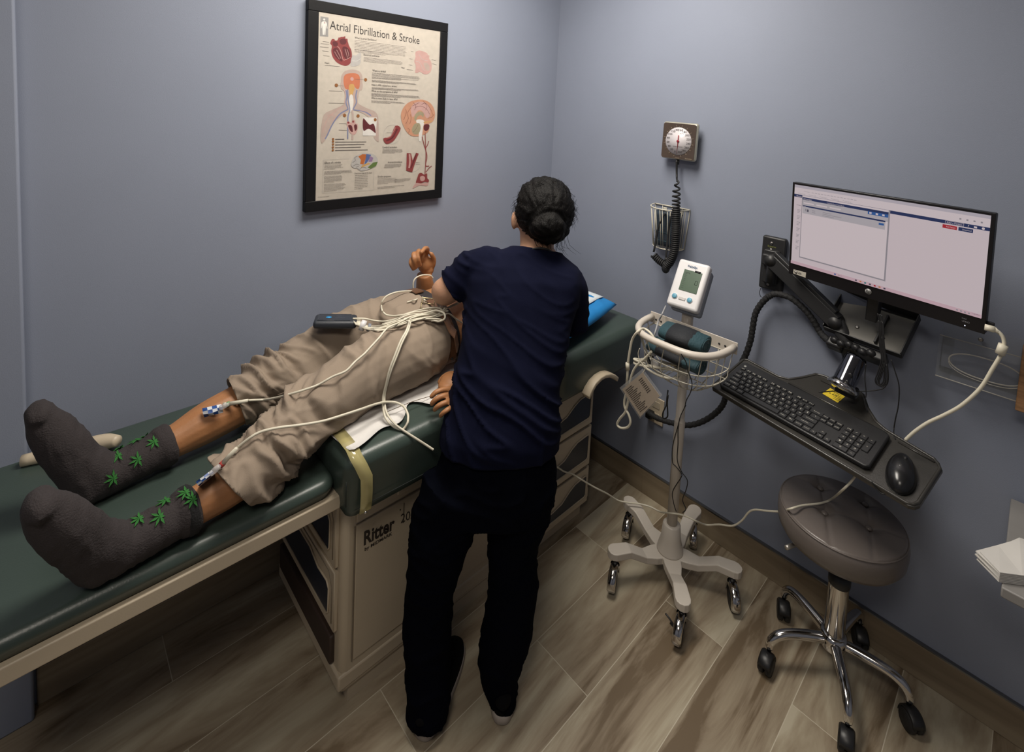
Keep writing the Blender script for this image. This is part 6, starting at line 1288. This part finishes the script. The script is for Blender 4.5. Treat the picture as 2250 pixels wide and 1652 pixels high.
o = lead([(0.5037,-1.165,1.0432),(0.5153,-1.163,1.0468),(0.5201,-1.1684,1.0381),(0.5295,-1.1803,1.0289),(0.5365,-1.1903,1.024),(0.5421,-1.2004,1.0183),(0.5476,-1.2101,1.0116),(0.5532,-1.2192,1.0037),(0.5582,-1.2275,0.9947),(0.5624,-1.2354,0.9851),(0.5658,-1.2429,0.975),(0.5678,-1.2497,0.9639),(0.5691,-1.2552,0.952),(0.5699,-1.2596,0.9393),(0.5702,-1.2629,0.9257),(0.5696,-1.2655,0.9125),(0.5688,-1.2681,0.9004),(0.5679,-1.2701,0.889),(0.5689,-1.2725,0.8792),(0.5738,-1.2756,0.8671),(0.5819,-1.279,0.8578),(0.5906,-1.2816,0.8494),(0.6008,-1.2835,0.8429),(0.6108,-1.2829,0.8373),(0.6189,-1.2796,0.8312),(0.6322,-1.2676,0.8202),(0.6455,-1.2546,0.8178),(0.6484,-1.2428,0.8311),(0.6416,-1.2366,0.8379),(0.6298,-1.2304,0.8426),(0.6095,-1.2284,0.8514),(0.5949,-1.2306,0.8529),(0.5858,-1.2389,0.8573),(0.5795,-1.2504,0.8612),(0.5779,-1.2659,0.8665),(0.5825,-1.2849,0.8739),(0.5825,-1.3031,0.8765),(0.5862,-1.3157,0.88),(0.5907,-1.3296,0.8838),(0.5946,-1.3435,0.8869),(0.5958,-1.3561,0.8885),(0.5953,-1.368,0.889),(0.5937,-1.3798,0.8888),(0.5922,-1.3917,0.8888),(0.5908,-1.4033,0.8888),(0.5901,-1.4149,0.8893),(0.5903,-1.4267,0.8905),(0.5901,-1.4383,0.8915),(0.5896,-1.4502,0.8929),(0.5895,-1.4599,0.8946),(0.5885,-1.4694,0.8961),(0.5875,-1.4789,0.8977),(0.5867,-1.489,0.8998),(0.5853,-1.4991,0.9016),(0.584,-1.5082,0.9033),(0.583,-1.5179,0.9056),(0.5821,-1.528,0.908),(0.5805,-1.5376,0.91),(0.5785,-1.5465,0.9114),(0.5771,-1.5547,0.9126),(0.573,-1.5651,0.9124),(0.5696,-1.5746,0.9121),(0.5666,-1.5833,0.9113),(0.564,-1.591,0.9099),(0.5624,-1.5998,0.908),(0.5614,-1.6072,0.905),(0.5587,-1.6139,0.9004),(0.5548,-1.6218,0.894),(0.5505,-1.6294,0.8866),(0.5463,-1.6345,0.8806)]+[(0.56,-1.64,0.8874),(0.5486,-1.6539,0.871)],.0032,'cream ecg lead looped over the near thigh down to the near ankle electrode')
c0_,c1_ = [(0.5982,-1.6483,0.9156),(0.5782,-1.6739,0.8769)]
c1_ = Vector(c1_); c0_ = Vector(c0_)
b = MB(); b.tube([c0_,c1_],[.0042,.0058],10); b.build('lead_boot', M_cable, o)
b = MB(); b.tube([c1_,c1_.lerp(c0_,-.16)],.0060,10); b.build('lead_tip', M_cable, o)
b = MB(); b.tube([c1_.lerp(c0_,.16),c1_.lerp(c0_,-.01)],.0064,10); b.build('red_band', mat('band_red',(.45,.05,.04),.5), o)
lead([(0.5023,-1.1639,1.034),(0.5156,-1.1599,1.0433),(0.5215,-1.1644,1.0367),(0.5318,-1.1755,1.0284),(0.5393,-1.1856,1.0232),(0.545,-1.1959,1.0164),(0.5503,-1.2057,1.0086),(0.5554,-1.2145,1.0002),(0.5599,-1.2225,0.9908),(0.5638,-1.2303,0.9813),(0.567,-1.2377,0.9719),(0.5691,-1.2444,0.9619),(0.5701,-1.2501,0.9508),(0.5704,-1.2552,0.938),(0.5701,-1.2593,0.9242),(0.5691,-1.2624,0.9111),(0.5678,-1.2656,0.8944),(0.5682,-1.2679,0.8797),(0.5733,-1.2706,0.8676),(0.5827,-1.2739,0.8588),(0.5926,-1.2763,0.8519),(0.6042,-1.2772,0.846),(0.6186,-1.2756,0.8394),(0.6316,-1.2704,0.8313),(0.6392,-1.2653,0.8259),(0.6473,-1.2596,0.8211),(0.6555,-1.2535,0.8161),(0.6631,-1.2466,0.8104),(0.6705,-1.239,0.8041),(0.6772,-1.2311,0.7975),(0.683,-1.222,0.7894),(0.6871,-1.2116,0.7797),(0.692,-1.2038,0.7728),(0.7004,-1.1914,0.7615)],.0030,'cream ecg lead crossing the green pad and passing behind the nurse')
lead([(0.3209,-1.2441,1.0084),(0.3154,-1.2247,1.0017),(0.3223,-1.2076,0.9993),(0.3249,-1.1932,0.9936),(0.3282,-1.1787,0.9877),(0.3336,-1.1618,0.9827),(0.3519,-1.1512,0.9858),(0.3672,-1.138,0.9915),(0.3787,-1.1258,0.9976),(0.3877,-1.1148,1.007),(0.3942,-1.1072,1.011),(0.4019,-1.0971,1.0154),(0.4096,-1.0854,1.0196),(0.4169,-1.0742,1.0232),(0.432,-1.0633,1.0301),(0.4516,-1.0555,1.0387),(0.4704,-1.0501,1.0457),(0.4912,-1.0444,1.0501),(0.5088,-1.0424,1.0508),(0.5226,-1.0376,1.0366),(0.516,-1.0459,1.0174),(0.5057,-1.0567,1.0169),(0.496,-1.0664,1.0187)]+[(0.37,-0.911,0.955),(0.37,-0.881,0.967),(0.37,-0.862,0.986)],.0028,'cream ecg lead curving over the belt towards the chest of the patient')
lead([(0.4158,-1.0905,1.0194),(0.4069,-1.1003,1.016),(0.3944,-1.1123,1.0116),(0.382,-1.1221,1.0078),(0.3693,-1.1305,1.0046),(0.3501,-1.1425,1.0041),(0.3384,-1.1493,1.011),(0.3315,-1.1507,1.0181)]+[(0.27,-1.118,1.002),(0.27,-1.115,1.017),(0.27,-1.099,1.032),(0.27,-1.067,1.037),(0.27,-1.028,1.033),(0.27,-0.986,1.022),(0.27,-0.961,1.004)]+[(0.3836,-1.0254,1.0405),(0.3894,-1.02,1.0333)],.0028,'cream ecg lead standing in a wide loop above the waist')
lead([(0.3355,-1.0581,1.0217),(0.3455,-1.0469,1.027),(0.3556,-1.0356,1.0323)]+[(0.19,-0.915,0.962),(0.19,-0.934,0.978),(0.19,-0.943,1.003),(0.19,-0.942,1.027),(0.19,-0.929,1.04),(0.19,-0.901,1.043),(0.19,-0.869,1.035),(0.19,-0.856,1.022)],.0028,'cream ecg lead looping up around the raised wrist')
lead([(0.4503,-1.1993,1.0221),(0.457,-1.1919,1.0244),(0.4664,-1.1809,1.0275),(0.4753,-1.1678,1.0311),(0.4796,-1.1555,1.0339),(0.483,-1.1411,1.0368),(0.4851,-1.1256,1.0391),(0.4848,-1.11,1.0393),(0.4869,-1.0926,1.0387),(0.4905,-1.0779,1.0378),(0.4942,-1.066,1.037),(0.5058,-1.0482,1.0365),(0.5115,-1.0359,1.0449),(0.5009,-1.0101,1.046),(0.506,-0.994,1.0512),(0.5055,-0.9777,1.0517)],.0026,'thin cream ecg lead rising from the bundle at the belt to the chest')
lead([(0.4213,-1.1905,1.0122),(0.4271,-1.1841,1.0152),(0.4353,-1.1748,1.0197),(0.444,-1.1641,1.0241),(0.4519,-1.1537,1.0276),(0.4612,-1.1404,1.0306),(0.4698,-1.1268,1.0325),(0.4774,-1.1132,1.0332),(0.4839,-1.0997,1.0324),(0.4897,-1.0865,1.0305),(0.4954,-1.0749,1.0295),(0.5031,-1.0622,1.0306),(0.5101,-1.0511,1.0328),(0.5191,-1.0399,1.0379),(0.5169,-1.0212,1.0349),(0.5137,-1.0045,1.0234),(0.5068,-0.9856,1.0072),(0.5067,-0.9695,0.9944),(0.4986,-0.9503,0.9797)],.0026,'thin cream ecg lead lying lowest over the bare stomach')
BND = [[(0.3734,-1.2334,0.9964),(0.392,-1.2293,1.0008),(0.4102,-1.2195,1.003),(0.4454,-1.2191,1.0158),(0.4536,-1.2103,1.0184),(0.4617,-1.2015,1.022),(0.4687,-1.1922,1.0258),(0.4744,-1.1827,1.0291),(0.4799,-1.17,1.0333),(0.482,-1.156,1.0364),(0.4827,-1.1409,1.0379),(0.4836,-1.1253,1.038),(0.4842,-1.1093,1.0373),(0.4838,-1.0927,1.0359),(0.4854,-1.0778,1.0363),(0.4883,-1.064,1.0375),(0.4924,-1.0511,1.0385),(0.4988,-1.0381,1.0395),(0.5078,-1.0272,1.0413),(0.5146,-1.0199,1.0426)],[(0.329,-1.2104,0.977),(0.3526,-1.2099,0.9853),(0.3734,-1.2027,0.9909),(0.4032,-1.2004,1.0026),(0.4319,-1.1991,1.0161),(0.442,-1.1873,1.0216),(0.4503,-1.1748,1.0269),(0.4557,-1.1615,1.0322),(0.4571,-1.1462,1.0363),(0.458,-1.1305,1.0382),(0.4583,-1.1147,1.0366),(0.4602,-1.0999,1.0339),(0.4665,-1.0879,1.0331),(0.4766,-1.0781,1.0344),(0.4873,-1.0687,1.0357),(0.4986,-1.0604,1.0371),(0.5148,-1.0472,1.0378),(0.5253,-1.0361,1.0371)],[(0.392,-1.243,1.0015),(0.4097,-1.2425,1.0065),(0.4254,-1.2369,1.0084),(0.4624,-1.2415,1.0215),(0.4712,-1.2319,1.0219),(0.4776,-1.222,1.0236),(0.483,-1.2115,1.0262),(0.4872,-1.2005,1.029),(0.4908,-1.1892,1.0311),(0.4952,-1.1746,1.0335),(0.4981,-1.1593,1.0352),(0.5002,-1.1438,1.0363),(0.502,-1.1283,1.037),(0.502,-1.1119,1.0365),(0.5005,-1.0953,1.0351),(0.503,-1.0748,1.0343),(0.5057,-1.0568,1.0357),(0.5098,-1.0418,1.0456),(0.5109,-1.0301,1.0543)],[(0.3392,-1.2125,0.9768),(0.3638,-1.2148,0.9865),(0.3839,-1.2106,0.9927),(0.4157,-1.211,1.0051),(0.4465,-1.2123,1.0186),(0.4555,-1.2023,1.0232),(0.4629,-1.1911,1.0287),(0.4684,-1.1789,1.0331),(0.473,-1.1666,1.0356),(0.4786,-1.151,1.0357),(0.4837,-1.1358,1.0338),(0.4904,-1.1214,1.0327),(0.4974,-1.1062,1.0323),(0.5031,-1.0897,1.0311),(0.5078,-1.0749,1.0294),(0.5177,-1.0593,1.0275),(0.5216,-1.0468,1.024)],[(0.4529,-1.2426,1.0209),(0.4607,-1.2343,1.0214),(0.471,-1.222,1.0222),(0.4808,-1.209,1.0246),(0.486,-1.1991,1.0279),(0.4904,-1.1885,1.0323),(0.4926,-1.1764,1.0359),(0.4931,-1.1631,1.0375),(0.4955,-1.1459,1.0385),(0.4981,-1.1286,1.0384),(0.4991,-1.1109,1.0373),(0.4992,-1.0941,1.0348),(0.501,-1.0791,1.0328),(0.5047,-1.0645,1.0344),(0.5078,-1.052,1.039),(0.5115,-1.0389,1.0461),(0.5048,-1.0184,1.0481),(0.4914,-0.9941,1.045),(0.4949,-0.9728,1.0492),(0.4884,-0.9514,1.0459)],[(0.3585,-1.1628,0.9822),(0.3653,-1.1553,0.9862),(0.3786,-1.1466,0.994),(0.3926,-1.1373,1.0025),(0.4036,-1.1309,1.0097),(0.4149,-1.1242,1.0176),(0.4265,-1.1171,1.0254),(0.4324,-1.1061,1.0291),(0.439,-1.0945,1.0315),(0.4463,-1.0822,1.0329),(0.453,-1.0702,1.034),(0.4588,-1.0591,1.0351),(0.4713,-1.0448,1.0408),(0.4823,-1.0322,1.0453),(0.4959,-1.017,1.0467),(0.5068,-1.0055,1.0469)]]
for p_ in BND: lead(p_,.0022,'thin cream ecg lead in the knotted bundle lying across the trousers')['group'] = 'leads in the knotted bundle'
FB = [(0.3453,-1.2511,1.0013),(0.3394,-1.2313,0.988),(0.3516,-1.219,0.9831),(0.3582,-1.2036,0.9768)]
b = MB(); q,q1,q2,q3 = [Vector(v) for v in FB]
s_ = (q2-q).cross(UP).normalized()*.013
b.tube([q1.lerp(q2,.2)+UP*.005,q1.lerp(q2,1.0)+UP*.005],.016,14); tag(b.build('cable_wrap', M_whitep), 'white wrap binding the leads beside the recorder', 'strap')
b = MB(); b.tube([q2.lerp(q3,.5)+UP*.004,q2.lerp(q3,.9)+UP*.004],.0125,12); tag(b.build('cable_clamp', M_grey), 'grey clamp on the flat lead cable next to the white wrap', 'clamp')
b = MB()
for j in range(7): b.tube([v+s_*((j-3)/3.2)+UP*.004 for v in (q,q1,q2,q3)],.0021,6,sm=4)
tag(b.build('flat_lead_cable', M_cable), 'flat cream cable of joined leads coming out of the recorder', 'cable')
# electrodes
blu = mat('electrode_blue',(.02,.07,.26),.45); wht = mat('electrode_white',(.62,.64,.68),.45)
def electrode(C4, label):
    """C4: surface points in 4 rows of 5"""
    b = MB(); p = [Vector(v) for v in C4]
    for i in range(4):
        for j in range(3): b.add([p[j*5+i],p[j*5+i+1],p[(j+1)*5+i+1],p[(j+1)*5+i]],[(0,1,2,3)],(i+j)%2)
    return tag(b.build('electrode',[blu,wht],None,solid=.0008), label, 'electrode')
e1 = electrode([(0.3091,-1.6542,0.8687),(0.3155,-1.6449,0.871),(0.3207,-1.6348,0.8727),(0.325,-1.6248,0.8738),(0.3244,-1.6132,0.8718),(0.319,-1.6553,0.8652),(0.3287,-1.6459,0.8698),(0.3325,-1.6361,0.8709),(0.3345,-1.6253,0.8706),(0.3324,-1.6135,0.8683),(0.3245,-1.655,0.8603),(0.3345,-1.6461,0.8631),(0.3374,-1.636,0.8639),(0.338,-1.6247,0.8651),(0.3357,-1.6131,0.8637),(0.3196,-1.6516,0.8488),(0.3209,-1.6412,0.8489),(0.3352,-1.6322,0.8558),(0.3366,-1.6229,0.8552),(0.3318,-1.6104,0.8517)], 'blue and white checkered electrode stuck on the far shin')
e2 = electrode([(0.587,-1.7239,0.8691),(0.5957,-1.7182,0.8778),(0.5968,-1.7117,0.8814),(0.5932,-1.7032,0.8822),(0.5877,-1.6949,0.8812),(0.5948,-1.7235,0.869),(0.5997,-1.717,0.8756),(0.6007,-1.7104,0.8792),(0.5971,-1.7017,0.88),(0.5912,-1.6933,0.8792),(0.5972,-1.7222,0.8661),(0.6015,-1.7156,0.8726),(0.6019,-1.708,0.8765),(0.5982,-1.7002,0.8772),(0.5922,-1.6915,0.8763),(0.5567,-1.7116,0.834),(0.5533,-1.7038,0.8353),(0.5501,-1.6958,0.8366),(0.5473,-1.6879,0.8381),(0.5444,-1.6799,0.8398)], 'blue and white electrode on the near ankle above the sock')
for e,(a,c) in ((e1,[(0.339,-1.6192,0.8711),(0.3528,-1.6034,0.8817)]),(e2,[(0.6006,-1.6983,0.883),(0.6112,-1.6853,0.8994)])):
    b = MB(); b.tube([a,Vector(a).lerp(Vector(c),.5),c],[.006,.0065,.0045],10); b.build('clear_clip', mat('clear_clip',(.75,.72,.72),.1,alpha=.4), e)
